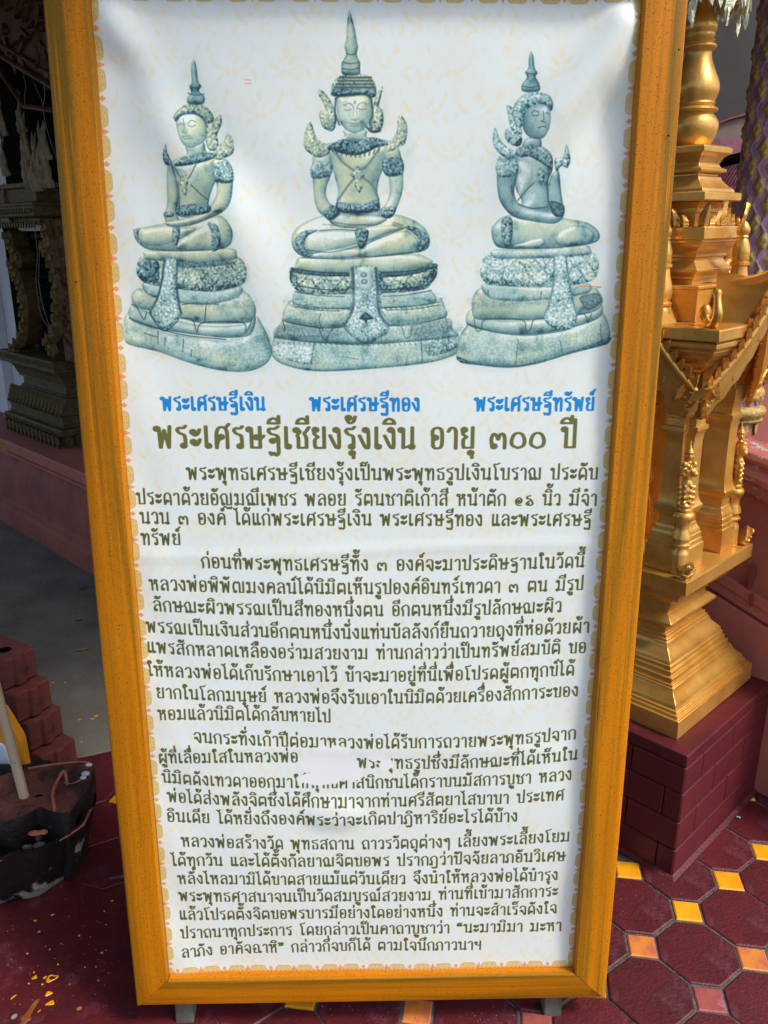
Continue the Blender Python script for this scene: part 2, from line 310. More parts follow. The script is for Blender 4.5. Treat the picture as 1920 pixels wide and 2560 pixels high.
# soft halo behind each cut-out
def halo(tr, pts): part(tr, pts, 't', 's', .25, alpha=.20, edge=0, soft=44)
def BA(a, b): return B_(a, b - 1404)
halo(B_, [(40, 1420), (120, 1150), (220, 980), (190, 760), (210, 500), (420, 300), (1080, 280), (1340, 470), (1390, 780), (1320, 940), (1460, 1100), (1570, 1380), (1300, 1510), (400, 1575)])
halo(A_, [(370, 1500), (300, 1080), (420, 1000), (420, 720), (640, 560), (650, 100), (720, 100), (760, 560), (960, 690), (1000, 1000), (1150, 960), (1130, 1500)])
halo(L_, [(60, 1900), (120, 1600), (150, 1400), (140, 1180), (330, 1100), (330, 640), (410, 420), (540, 60), (640, 400), (810, 580), (820, 1200), (900, 1480), (1060, 2000), (880, 2150), (300, 2020)])
halo(R2, [(40, 2050), (140, 1650), (200, 1450), (270, 1180), (300, 560), (420, 420), (530, 60), (660, 400), (800, 700), (760, 1130), (980, 1240), (980, 1500), (1050, 1920), (400, 2120)])
# centre statue, drawn bottom to top
C = 'g'
part(B_, [(60, 1420), (70, 1320), (120, 1280), (400, 1325), (850, 1340), (1300, 1305), (1530, 1265), (1555, 1360), (1530, 1420), (1300, 1490), (800, 1540), (400, 1555), (150, 1500)], 't', 's', .0, 12)
part(B_, [(1290, 1320), (1500, 1270), (1530, 1370), (1320, 1430)], 't', 'x', .1, 10, edge=.2)
part(B_, [(100, 1350), (380, 1375), (370, 1500), (110, 1440)], 't', 'o', .32, 10, edge=.1)
part(B_, [(80, 1290), (130, 1180), (180, 1150), (450, 1200), (1000, 1190), (1440, 1130), (1500, 1220), (1540, 1280), (1300, 1310), (850, 1340), (400, 1330), (120, 1295)], 't', 's', -.06, 16)
part(B_, [(150, 1120), (170, 1050), (240, 985), (400, 1040), (900, 1050), (1300, 1020), (1400, 975), (1440, 1050), (1440, 1130), (1200, 1180), (1000, 1190), (600, 1210), (450, 1215), (180, 1165)], C, 's', -.06, 24)
part(B_, [(230, 1000), (255, 925), (400, 945), (1200, 930), (1320, 915), (1370, 980), (1300, 1030), (900, 1060), (400, 1062), (260, 1040)], 't', 's', -.04, 10)
part(B_, [(205, 800), (230, 730), (400, 765), (800, 775), (1150, 755), (1350, 700), (1378, 780), (1330, 860), (1260, 910), (1000, 935), (640, 945), (380, 945), (270, 920), (220, 860)], C, 'x', -.1, 30, edge=.4)
part(B_, [(230, 730), (400, 762), (700, 772), (700, 800), (420, 798), (240, 770)], 'd', 'dk', .05, 8, edge=.1)
part(B_, [(880, 772), (1150, 755), (1350, 700), (1365, 735), (1150, 795), (890, 810)], 'd', 'dk', .05, 8, edge=.1)
part(B_, [(250, 715), (285, 650), (420, 628), (800, 622), (1180, 622), (1290, 650), (1335, 700), (1110, 757), (800, 772), (500, 772), (260, 748)], C, 's', .12, 26)
part(B_, [(220, 520), (240, 440), (330, 370), (460, 320), (600, 310), (900, 320), (1050, 310), (1200, 360), (1290, 430), (1322, 520), (1290, 590), (1200, 615), (1000, 640), (800, 650), (400, 660), (300, 640), (240, 590)], C, 's', .06, 50)
part(B_, [(380, 645), (460, 600), (640, 585), (760, 590), (740, 650), (500, 660)], C, 's', .12, 14)
part(B_, [(760, 610), (850, 525), (1000, 465), (1130, 440), (1220, 500), (1232, 570), (1180, 605), (1000, 627), (820, 642)], C, 's', .18, 26)
part(B_, [(330, 505), (360, 460), (500, 440), (700, 440), (850, 470), (740, 540), (500, 600), (380, 622), (335, 575)], C, 's', .18, 26)
part(B_, [(800, 430), (950, 400), (1100, 400), (1120, 420), (1000, 455), (830, 520)], C, 's', .12, 12)
part(B_, [(250, 500), (320, 440), (430, 435), (350, 480), (322, 560), (370, 645), (300, 625), (258, 570)], 'd', 'o', -.08, 10, edge=.3)
part(B_, [(1120, 410), (1200, 410), (1290, 460), (1312, 560), (1225, 607), (1243, 520), (1180, 450)], 'd', 'o', -.12, 10, edge=.3)
part(B_, [(728, 430), (825, 430), (825, 510), (800, 570), (760, 580), (738, 520)], 'd', 'o', -.18, 10, edge=.2)
torso = [(450, 1170), (560, 1140), (730, 1130), (900, 1112), (1000, 1130), (1045, 1190), (990, 1290), (935, 1380), (905, 1480), (905, 1560), (918, 1600), (912, 1740), (740, 1760), (570, 1740), (575, 1620), (590, 1520), (560, 1400), (530, 1300), (480, 1250)]
part(A_, torso, C, 's', .08, 60)
part(BA, [(500, 1740), (540, 1700), (700, 1720), (860, 1725), (980, 1745), (900, 1800), (760, 1812), (640, 1822), (560, 1800)], C, 's', .14, 18)
for p in ([(400, 1230), (520, 1230), (535, 1380), (505, 1470), (492, 1545), (515, 1610), (565, 1655), (610, 1705), (545, 1755), (470, 1724), (420, 1664), (396, 1554), (388, 1350)],
          [(955, 1180), (1060, 1170), (1100, 1300), (1108, 1470), (1095, 1555), (1060, 1655), (1022, 1724), (940, 1736), (930, 1694), (980, 1604), (1002, 1524), (990, 1404), (975, 1330)]): part(A_, p, C, 's', .06, 22)
part(A_, [(470, 1690), (560, 1640), (600, 1700), (520, 1760)], 'd', 'o', -.1, 8, edge=.3); part(A_, [(940, 1660), (1050, 1660), (1010, 1740), (940, 1730)], 'd', 'o', -.2, 8, edge=.3)
part(A_, [(385, 1310), (530, 1300), (530, 1400), (385, 1425)], 'd', 'o', .05, 12, edge=.3); part(A_, [(948, 1280), (1095, 1268), (1102, 1390), (970, 1402)], 'd', 'o', -.1, 12, edge=.3)
part(BA, [(575, 1625), (640, 1619), (780, 1629), (900, 1594), (918, 1640), (900, 1690), (740, 1705), (600, 1690)], 'd', 'o', -.16, 14, edge=.4)
for p in ([(370, 975), (400, 1050), (430, 1120), (500, 1160), (522, 1220), (440, 1262), (370, 1230), (322, 1180), (318, 1100), (335, 1030)],
          [(1088, 915), (1132, 980), (1142, 1060), (1120, 1150), (1060, 1180), (1010, 1212), (960, 1200), (980, 1150), (1040, 1090), (1060, 1030), (1065, 960)]): part(A_, p, C, 'o', .1, 12, edge=.4)
part(A_, [(640, 1040), (810, 1040), (815, 1090), (860, 1125), (590, 1135), (640, 1085)], C, 's', -.06, 22)
part(A_, [(500, 1185), (560, 1142), (640, 1112), (720, 1132), (800, 1112), (870, 1098), (960, 1128), (985, 1160), (900, 1180), (800, 1228), (700, 1244), (600, 1222), (540, 1205)], 'd', 'o', -.22, 12, edge=.3)
for k in range(11): strokes(A_, [(540 + k*38, 1190 + 34*math.sin(k/10*3.14)), (548 + k*36, 1216 + 40*math.sin(k/10*3.14))], 5, (50, 76, 84), False)
for P in ([(540, 1180), (620, 1290), (740, 1380)], [(930, 1160), (850, 1290), (750, 1380)], [(740, 1400), (650, 1510), (590, 1600)], [(760, 1400), (860, 1480), (912, 1590)]): strokes(A_, P, 6, (44, 72, 82)); strokes(A_, P, 2, (190, 206, 190), alpha=.6)
part(A_, [(745, 1330), (780, 1365), (815, 1395), (775, 1430), (785, 1490), (758, 1540), (725, 1490), (720, 1430), (680, 1395), (715, 1365)], 'g', 'o', .12, 8, edge=.5)
for p in ([(435, 720), (490, 750), (540, 830), (570, 900), (577, 960), (562, 1030), (530, 1050), (470, 1020), (445, 950), (440, 890), (490, 890), (470, 820), (440, 770)],
          [(945, 690), (930, 780), (915, 850), (942, 880), (952, 960), (930, 1040), (880, 1062), (838, 1020), (845, 900), (875, 830), (900, 760)]): part(A_, p, 'g', 'o', .1, 12, edge=.45)
strokes(A_, [(820, 1020), (860, 1055), (925, 1045)], 7, (24, 40, 46))
part(A_, [(580, 800), (600, 768), (700, 762), (800, 758), (848, 790), (862, 880), (847, 960), (800, 1030), (735, 1062), (670, 1050), (612, 990), (582, 900)], C, 's', .17, 60)
part(A_, [(538, 765), (538, 690), (580, 630), (640, 600), (750, 592), (830, 610), (878, 660), (895, 745), (870, 782), (800, 757), (700, 765), (600, 772)], 'g', 'o', .12, 40)
part(A_, [(540, 765), (560, 715), (700, 712), (860, 708), (890, 745), (868, 780), (800, 755), (700, 762), (600, 770)], 'd', 'o', -.14, 10, edge=.3)
part(A_, [(676, 85), (700, 150), (722, 230), (738, 330), (748, 380), (737, 430), (748, 470), (764, 500), (764, 545), (752, 600), (633, 600), (616, 545), (622, 500), (643, 465), (655, 430), (640, 370), (655, 320), (660, 220)], 'g', 's', -.04, 16)
for P in ([(632, 500), (690, 512), (755, 500)], [(622, 548), (690, 560), (760, 546)], [(655, 432), (690, 440), (735, 430)]): strokes(A_, P, 3.5, (50, 78, 84))
for rw in range(4):
    for k in range(17 - rw): strokes(A_, [(562 + rw*14 + k*(19.5 - rw*.3), 700 - rw*26 - 22*math.sin(k/16*3.14)*0), (567 + rw*14 + k*(19.5 - rw*.3), 702 - rw*26)], 7, (52, 80, 84), False, .8)
strokes(A_, [(572, 790), (600, 772), (700, 762), (800, 756), (850, 785)], 7, (34, 58, 66)); strokes(A_, [(572, 790), (566, 900), (600, 1000)], 6, (40, 66, 74)); strokes(A_, [(852, 785), (866, 900), (840, 1000)], 6, (40, 66, 74))
FC = (88, 110, 96)
for P in ([(640, 845), (675, 826), (705, 845), (715, 880), (712, 935), (700, 955)], [(820, 838), (785, 822), (750, 842), (740, 870)], [(640, 878), (665, 886), (692, 876)], [(752, 872), (782, 880), (812, 868)], [(700, 955), (725, 962), (752, 952)], [(680, 985), (725, 992), (770, 980)], [(690, 1004), (725, 1010), (760, 1000)], [(722, 808), (716, 822), (722, 834), (730, 822), (722, 808)]): strokes(A_, P, 2.4, FC, alpha=.75)
part(A_, [(722, 850), (740, 930), (748, 952), (702, 954), (712, 925)], C, 's', .26, 8, edge=.1)
for yy, a0_, a1_ in ((770, 215, 690), (905, 250, 660), (955, 250, 640), (1050, 240, 620), (1070, 230, 600)): strokes(B_, [(a0_, yy - 30), ((a0_+a1_)/2, yy), (a1_, yy + 8)], 4, (34, 60, 62), alpha=.75)
for yy, a0_, a1_ in ((762, 1365, 900), (900, 1320, 940), (950, 1330, 950), (1040, 1400, 960), (1062, 1400, 980)): strokes(B_, [(a0_, yy - 34), ((a0_+a1_)/2, yy), (a1_, yy + 10)], 4, (34, 60, 62), alpha=.75)
for k in range(26): strokes(B_, [(250 + k*42, 1062 - abs(k-13)*1.5), (256 + k*42, 1072 - abs(k-13)*1.5)], 5, (44, 70, 70), False)
for k in range(34): strokes(B_, [(110 + k*42, 1322 + 18*math.sin(k/33*3.14)), (118 + k*42, 1334 + 18*math.sin(k/33*3.14))], 4, (50, 76, 76), False, .6)
for k in range(9): strokes(B_, [(470 + k*40, 400 - 3*abs(k-4)), (500 + k*40, 404 - 3*abs(k-4))], 3, (90, 110, 96), False, .5)
for P in ([(1030, 372), (1110, 396)], [(1026, 384), (1106, 408)], [(1022, 396), (1100, 420)], [(560, 372), (700, 392), (860, 388)], [(640, 410), (780, 416), (930, 380)]): strokes(B_, P, 3, (70, 92, 80), alpha=.7)
part(B_, [(100, 1290), (150, 1190), (440, 1225), (600, 1235), (600, 1270), (430, 1290)], 'd', 'dk', .22, 10, alpha=.55, soft=10)
part(B_, [(1180, 1200), (1430, 1150), (1470, 1200), (1450, 1250), (1190, 1275)], 'd', 'dk', .2, 10, alpha=.6, soft=10)
part(B_, [(1290, 1340), (1500, 1290), (1520, 1380), (1330, 1430)], 'd', 'o', -.05, 10, alpha=.6, soft=10)
# cloth in front of the throne
part(B_, [(695, 735), (905, 735), (935, 900), (935, 1050), (992, 1170), (980, 1250), (900, 1300), (822, 1332), (720, 1290), (645, 1220), (640, 1180), (685, 1100), (690, 900)], 't', 'o', .12, 22)
part(B_, [(750, 740), (850, 740), (860, 900), (765, 900)], 't', 's', .2, 20, edge=.2)
for P in ([(705, 740), (712, 900), (705, 1060), (640, 1190)], [(890, 740), (905, 900), (915, 1080), (985, 1190)]): strokes(B_, P, 12, (62, 98, 112)); strokes(B_, P, 2.5, (24, 48, 58))
part(B_, [(780, 1110), (812, 1090), (846, 1112), (870, 1140), (826, 1150), (815, 1180), (796, 1150), (760, 1140)], 'd', 'dk', .0, 8, soft=3)
for (a, b) in ((795, 790), (798, 845), (806, 962)): strokes(B_, [(a-8, b), (a+8, b)], 16, (70, 110, 130), False); strokes(B_, [(a-4, b-3), (a+2, b-3)], 6, (225, 236, 236), False)
for P in ([(180, 1165), (300, 1190), (450, 1215)], [(992, 1196), (1200, 1185), (1430, 1130)], [(440, 1215), (470, 1290), (500, 1300), (545, 1220), (610, 1212)], [(1000, 1195), (1090, 1200), (1120, 1285), (1160, 1280), (1180, 1200)], [(150, 1150), (170, 1220), (160, 1240)], [(640, 1215), (720, 1290), (820, 1335), (900, 1300), (985, 1240)], [(450, 1100), (440, 1160), (470, 1230)], [(400, 1340), (375, 1500)], [(1250, 1320), (1260, 1480)]): strokes(B_, P, 4, (26, 50, 54))
for P in ([(340, 590), (520, 610), (760, 560), (1100, 425)], [(440, 440), (600, 430), (740, 440)], [(300, 655), (600, 665), (800, 655), (1180, 612)], [(1440, 1120), (1460, 1180)], [(570, 1340), (850, 1350)], [(620, 1440), (740, 1460)], [(770, 1400), (790, 1470)], [(1050, 1430), (1060, 1470)], [(1140, 1440), (1130, 1500)]): strokes(B_, P, 3, (40, 66, 70), alpha=.7)
for P in ([(80, 1300), (400, 1345), (850, 1360), (1530, 1290), (1540, 1400), (1300, 1480), (800, 1525), (150, 1480)], [(150, 1100), (240, 1000), (650, 1060), (650, 1190), (180, 1150)], [(960, 1070), (1400, 990), (1430, 1110), (1000, 1180)], [(120, 1260), (450, 1230), (1440, 1150), (1500, 1270), (850, 1330)], [(260, 940), (1300, 930), (1340, 1000), (300, 1040)]): part(B_, P, 't', 'o', .14, 14, edge=.1, alpha=.34, soft=18)
# left statue
part(L_, [(75, 1790), (100, 1745), (130, 1730), (300, 1860), (500, 1900), (750, 1930), (900, 1880), (950, 1770), (990, 1820), (1040, 1930), (1052, 2020), (1000, 2090), (880, 2130), (700, 2120), (500, 2070), (300, 2000), (100, 1950), (85, 1880)], 't', 's', .08, 24)
part(L_, [(110, 1780), (125, 1700), (240, 1740), (450, 1800), (620, 1830), (860, 1820), (945, 1760), (930, 1860), (880, 1900), (700, 1905), (350, 1860), (180, 1820)], 't', 's', .02, 22)
part(L_, [(125, 1660), (135, 1610), (200, 1585), (420, 1640), (640, 1680), (830, 1600), (900, 1620), (945, 1700), (940, 1775), (870, 1810), (600, 1812), (450, 1780), (240, 1730), (150, 1700)], C, 's', .06, 30)
part(L_, [(210, 1600), (215, 1540), (420, 1570), (700, 1600), (850, 1570), (835, 1640), (640, 1690), (460, 1680), (270, 1640)], 't', 's', .04, 16)
part(L_, [(158, 1470), (175, 1400), (215, 1375), (400, 1400), (620, 1415), (800, 1380), (860, 1400), (892, 1480), (870, 1550), (800, 1580), (650, 1605), (440, 1590), (260, 1560), (190, 1530)], C, 'x', .02, 26, edge=.4)
part(L_, [(190, 1400), (300, 1395), (300, 1540), (200, 1520), (165, 1470)], 'd', 'x', -.1, 20, edge=.2); part(L_, [(450, 1415), (780, 1400), (780, 1430), (450, 1450)], 'd', 'dk', .1, 8, edge=.1)
part(L_, [(210, 1370), (230, 1335), (500, 1330), (780, 1320), (825, 1360), (800, 1395), (600, 1412), (380, 1405), (225, 1392)], C, 's', .12, 18)
part(L_, [(142, 1210), (160, 1190), (350, 1155), (420, 1130), (600, 1120), (720, 1110), (780, 1170), (800, 1230), (780, 1300), (700, 1330), (500, 1340), (300, 1335), (220, 1320), (160, 1270)], C, 's', .08, 40)
part(L_, [(185, 1230), (220, 1190), (360, 1170), (440, 1180), (560, 1190), (450, 1260), (320, 1300), (210, 1290)], C, 's', .18, 22)
part(L_, [(440, 1270), (560, 1200), (640, 1165), (700, 1200), (720, 1290), (690, 1330), (500, 1330), (420, 1320)], C, 's', .15, 22)
part(L_, [(635, 1155), (700, 1175), (720, 1270), (700, 1330), (660, 1335), (660, 1230)], 'd', 'o', -.05, 8, edge=.3); part(L_, [(142, 1210), (185, 1190), (175, 1250), (230, 1320), (180, 1290)], 'd', 'o', -.05, 8, edge=.3); part(L_, [(400, 1190), (450, 1190), (430, 1300), (405, 1290)], 'd', 'o', -.1, 8, edge=.2)
part(L_, [(395, 760), (470, 720), (560, 705), (660, 690), (720, 730), (700, 850), (660, 950), (640, 1040), (640, 1110), (440, 1110), (440, 1000), (420, 880), (385, 820)], C, 's', .08, 50)
part(L_, [(370, 780), (400, 770), (430, 880), (440, 1000), (425, 1080), (440, 1140), (370, 1160), (345, 1110), (365, 1020), (362, 900)], C, 's', -.02, 14)
part(L_, [(670, 740), (740, 730), (790, 790), (798, 880), (785, 1010), (740, 1080), (640, 1130), (520, 1170), (400, 1180), (350, 1150), (500, 1120), (620, 1080), (690, 980), (690, 880), (660, 800)], C, 's', .04, 20)
part(L_, [(680, 760), (770, 760), (800, 880), (690, 890), (665, 820)], 'd', 'o', .02, 12, edge=.3); part(L_, [(440, 1045), (630, 1030), (640, 1090), (440, 1105)], 'd', 'o', -.2, 10, edge=.3)
part(L_, [(345, 1085), (400, 1080), (405, 1110), (350, 1115)], 'd', 'o', -.1, 8)
part(L_, [(362, 635), (368, 690), (400, 760), (390, 780), (350, 765), (338, 700)], 'd', 'o', .1, 8, edge=.4); part(L_, [(762, 560), (795, 610), (795, 690), (740, 725), (690, 740), (640, 690), (700, 640), (735, 610)], 'g', 'o', .12, 10, edge=.4)
part(L_, [(497, 650), (600, 620), (620, 680), (650, 700), (560, 730), (470, 740), (500, 700)], C, 's', -.05, 18)
part(L_, [(415, 770), (480, 725), (560, 715), (680, 690), (670, 730), (560, 770), (440, 785)], 'd', 'o', -.12, 8, edge=.3)
for P in ([(415, 790), (450, 850), (480, 880)], [(560, 770), (520, 850), (490, 880)], [(525, 905), (580, 960), (635, 1005)], [(440, 890), (445, 1000), (440, 1100)]): strokes(L_, P, 4, (52, 86, 100))
part(L_, [(478, 830), (505, 880), (495, 960), (480, 975), (450, 900)], 'g', 'o', .1, 6, edge=.4)
part(L_, [(612, 490), (660, 480), (712, 440), (720, 500), (690, 570), (700, 640), (670, 680), (630, 660), (610, 560)], 'g', 'o', .12, 10, edge=.4)
part(L_, [(425, 480), (450, 445), (560, 430), (612, 500), (618, 600), (560, 650), (500, 660), (450, 600)], C, 's', .22, 44)
part(L_, [(410, 460), (440, 410), (490, 375), (570, 365), (640, 410), (668, 465), (640, 500), (600, 470), (540, 435), (470, 445), (428, 490)], 'g', 'o', .08, 30); strokes(L_, [(425, 485), (445, 448), (540, 432), (600, 468), (625, 520)], 6, (54, 92, 108))
part(L_, [(538, 80), (555, 130), (566, 220), (585, 250), (572, 285), (605, 320), (608, 350), (590, 370), (505, 370), (494, 330), (520, 295), (510, 255), (524, 225), (520, 130)], 't', 's', -.08, 14)
for P in ([(470, 470), (480, 530), (470, 560), (490, 565)], [(440, 520), (455, 508), (470, 514)], [(500, 505), (520, 480), (548, 488)], [(505, 515), (528, 522), (548, 510)], [(470, 590), (495, 588), (520, 582)], [(480, 604), (500, 604), (515, 598)]): strokes(L_, P, 2.4, FC, alpha=.75)
for P in ([(500, 300), (550, 312), (604, 305)], [(512, 255), (545, 265), (584, 256)]): strokes(L_, P, 3.5, (46, 86, 92))
part(L_, [(340, 1400), (440, 1395), (430, 1520), (430, 1640), (455, 1740), (430, 1800), (350, 1860), (280, 1800), (245, 1740), (290, 1650), (320, 1520)], 't', 'o', .1, 18)
for P in ([(345, 1400), (330, 1520), (300, 1640), (245, 1745)], [(430, 1400), (425, 1540), (440, 1680), (455, 1750)]): strokes(L_, P, 8, (66, 104, 120)); strokes(L_, P, 2.4, (26, 50, 60))
for P in ([(125, 1690), (160, 1710), (205, 1790), (225, 1740)], [(455, 1780), (530, 1790), (560, 1870), (600, 1810), (860, 1808), (880, 1880), (920, 1800)], [(245, 1745), (290, 1820), (350, 1865), (430, 1800)], [(110, 1780), (300, 1850), (500, 1895), (750, 1920)], [(620, 1700), (610, 1800)], [(460, 1690), (560, 1680), (700, 1690)]): strokes(L_, P, 4, (34, 62, 68))
for P in ([(210, 1880), (260, 1895), (300, 1905)], [(300, 1870), (300, 1950)], [(470, 1920), (465, 2000)], [(525, 1990), (520, 2030)], [(350, 1910), (345, 1960)]): strokes(L_, P, 5, (56, 56, 46), alpha=.7)
for P in ([(90, 1800), (350, 1890), (700, 1940), (1000, 1850), (1035, 2010), (880, 2110), (300, 1980), (95, 1930)], [(470, 1420), (860, 1410), (860, 1560), (460, 1570)], [(130, 1620), (260, 1600), (240, 1730), (140, 1690)], [(500, 1620), (880, 1610), (930, 1700), (520, 1700)]): part(L_, P, 't', 'o', .14, 14, edge=.1, alpha=.34, soft=18)
# right statue
D = 'd'
part(R2, [(50, 2030), (75, 1900), (110, 1850), (140, 1820), (300, 1870), (520, 1890), (760, 1860), (900, 1800), (980, 1750), (1020, 1800), (1042, 1900), (1000, 1960), (800, 2010), (560, 2080), (380, 2105), (180, 2085), (80, 2070)], 't', 's', .02, 24)
part(R2, [(55, 2035), (160, 2070), (380, 2095), (560, 2070), (800, 2000), (1035, 1915), (1035, 1945), (1000, 1965), (800, 2015), (560, 2085), (380, 2108), (180, 2090), (80, 2075)], D, 'dk', .15, 8, edge=.1)
part(R2, [(120, 1830), (150, 1730), (300, 1800), (560, 1800), (850, 1760), (980, 1700), (985, 1770), (900, 1820), (700, 1870), (500, 1895), (300, 1880)], 't', 's', .0, 20)
part(R2, [(150, 1700), (165, 1640), (240, 1590), (600, 1600), (900, 1590), (975, 1630), (988, 1700), (900, 1760), (560, 1800), (300, 1800), (170, 1790)], 'g', 's', -.02, 28)
part(R2, [(215, 1600), (250, 1570), (600, 1590), (860, 1560), (920, 1590), (860, 1640), (500, 1680), (300, 1670), (240, 1640)], 't', 's', .06, 14)
part(R2, [(205, 1500), (215, 1440), (250, 1390), (400, 1400), (650, 1400), (900, 1370), (955, 1400), (965, 1470), (920, 1550), (700, 1590), (400, 1585), (250, 1570)], 't', 'x', .16, 24, edge=.3)
part(R2, [(285, 1400), (300, 1350), (600, 1350), (870, 1320), (915, 1350), (900, 1380), (700, 1400), (400, 1408)], 't', 's', .06, 16)
part(R2, [(275, 1230), (300, 1180), (380, 1130), (600, 1120), (760, 1150), (900, 1180), (968, 1240), (950, 1300), (800, 1330), (600, 1345), (380, 1345), (300, 1320)], 't', 's', -.02, 36)
part(R2, [(690, 1260), (780, 1200), (880, 1200), (940, 1250), (900, 1310), (760, 1325), (700, 1310)], 't', 's', .02, 20); part(R2, [(420, 1330), (500, 1300), (600, 1275), (620, 1310), (560, 1340)], 't', 's', .06, 12)
part(R2, [(340, 1160), (410, 1160), (400, 1320), (350, 1310)], D, 'o', .02, 10, edge=.3)
part(R2, [(430, 760), (470, 700), (580, 690), (660, 740), (672, 830), (640, 930), (640, 1110), (450, 1120), (470, 1040), (430, 960), (420, 860)], D, 's', .06, 50)
part(R2, [(440, 800), (500, 800), (540, 850), (530, 930), (460, 1010), (440, 930)], 'd', 's', .26, 24, edge=.1)
part(R2, [(690, 850), (715, 850), (728, 980), (740, 1100), (700, 1150), (650, 1110), (640, 980), (660, 880)], D, 's', -.08, 14)
part(R2, [(310, 870), (330, 800), (420, 780), (440, 860), (420, 980), (460, 1060), (600, 1100), (740, 1120), (690, 1180), (560, 1170), (420, 1140), (340, 1060), (315, 980)], D, 's', -.04, 22)
part(R2, [(305, 800), (340, 740), (420, 740), (440, 860), (340, 890), (305, 860)], 't', 'o', .05, 12, edge=.3)
part(R2, [(650, 1040), (740, 1060), (740, 1130), (680, 1130)], D, 'dk', .2, 10)
part(R2, [(300, 568), (330, 640), (380, 700), (440, 730), (400, 770), (330, 740), (285, 660)], 't', 'o', .12, 10, edge=.4); part(R2, [(762, 670), (790, 760), (770, 820), (730, 810), (700, 850), (685, 800), (690, 765), (740, 750)], 't', 'o', .0, 8, edge=.4)
part(R2, [(370, 580), (440, 570), (470, 640), (450, 690), (400, 680), (365, 640)], 't', 'o', .08, 8, edge=.4); part(R2, [(430, 660), (465, 640), (460, 680), (430, 690)], D, 'dk', 0, 6)
part(R2, [(500, 640), (580, 640), (590, 700), (560, 730), (470, 700)], D, 's', -.06, 18)
part(R2, [(430, 710), (500, 690), (600, 700), (665, 760), (660, 830), (600, 800), (520, 760), (450, 760)], D, 'o', -.02, 10, edge=.3); part(R2, [(580, 830), (620, 860), (600, 940), (575, 900)], D, 'o', .1, 6, edge=.4)
for P in ([(550, 920), (500, 970), (445, 1035)], [(400, 940), (410, 1000)], [(450, 1060), (540, 1085), (640, 1075)], [(650, 840), (640, 940), (645, 1040)]): strokes(R2, P, 4, (34, 62, 70))
part(R2, [(375, 425), (420, 450), (450, 520), (470, 600), (440, 620), (400, 570), (385, 500)], 't', 'o', .05, 10, edge=.4)
part(R2, [(470, 520), (500, 450), (560, 425), (620, 430), (645, 480), (640, 570), (600, 640), (530, 640), (485, 600)], D, 's', .04, 50, light=(.5, .6))
part(R2, [(412, 480), (430, 410), (490, 350), (570, 340), (640, 370), (662, 420), (650, 470), (610, 425), (540, 430), (490, 470), (470, 560), (430, 560)], 't', 'o', .02, 30)
part(R2, [(532, 75), (548, 110), (555, 180), (572, 215), (560, 240), (582, 290), (578, 335), (480, 335), (472, 290), (505, 245), (494, 210), (515, 180), (518, 120)], D, 's', -.06, 14)
for P in ([(530, 480), (550, 462), (575, 476)], [(535, 492), (555, 498), (575, 488)], [(600, 470), (605, 520), (590, 535), (612, 540)], [(618, 480), (632, 486)], [(570, 575), (600, 568), (615, 572)], [(478, 300), (530, 310), (580, 300)], [(500, 212), (535, 222), (570, 212)]): strokes(R2, P, 2.6, (34, 62, 70), alpha=.8)
part(R2, [(680, 1400), (755, 1395), (775, 1520), (800, 1660), (830, 1760), (800, 1850), (720, 1865), (650, 1840), (615, 1780), (660, 1660), (675, 1520)], 't', 'o', .2, 18)
for P in ([(682, 1400), (676, 1560), (650, 1690), (612, 1780)], [(755, 1400), (775, 1540), (805, 1690), (830, 1770)]): strokes(R2, P, 6, (96, 140, 146), alpha=.7)
for P in ([(165, 1790), (180, 1870), (215, 1860), (240, 1800), (470, 1800), (500, 1870), (530, 1860), (550, 1800), (620, 1790)], [(840, 1760), (880, 1770), (900, 1820), (920, 1760)], [(130, 1830), (300, 1880), (520, 1900), (760, 1865)], [(450, 1930), (430, 2090)], [(980, 1830), (985, 1950)], [(255, 1610), (255, 1650)], [(600, 1620), (590, 1670)], [(720, 1940), (728, 2000)]): strokes(R2, P, 3.6, (40, 80, 88))
part(R2, [(850, 1650), (960, 1630), (980, 1690), (900, 1740), (860, 1700)], D, 'dk', .3, 12, alpha=.7)
for P in ([(80, 1900), (300, 1900), (700, 1900), (1000, 1800), (1020, 1900), (560, 2060), (200, 2060)], [(230, 1420), (640, 1420), (640, 1570), (230, 1550)], [(180, 1650), (600, 1640), (600, 1700), (180, 1720)], [(300, 1370), (880, 1350), (880, 1390), (300, 1400)]): part(R2, P, 't', 'o', .1, 14, edge=.1, alpha=.3, soft=18)
strokes(R2, [(840, 1583), (900, 1585), (980, 1592)], 4, (226, 120, 30)); strokes(R2, [(950, 1598), (980, 1588)], 3, (226, 120, 30), False)
strokes(L_, [(872, 210), (912, 214)], 3, (230, 150, 120), False); strokes(L_, [(875, 236), (915, 236)], 3, (230, 150, 120), False)
SOFT = 1.0
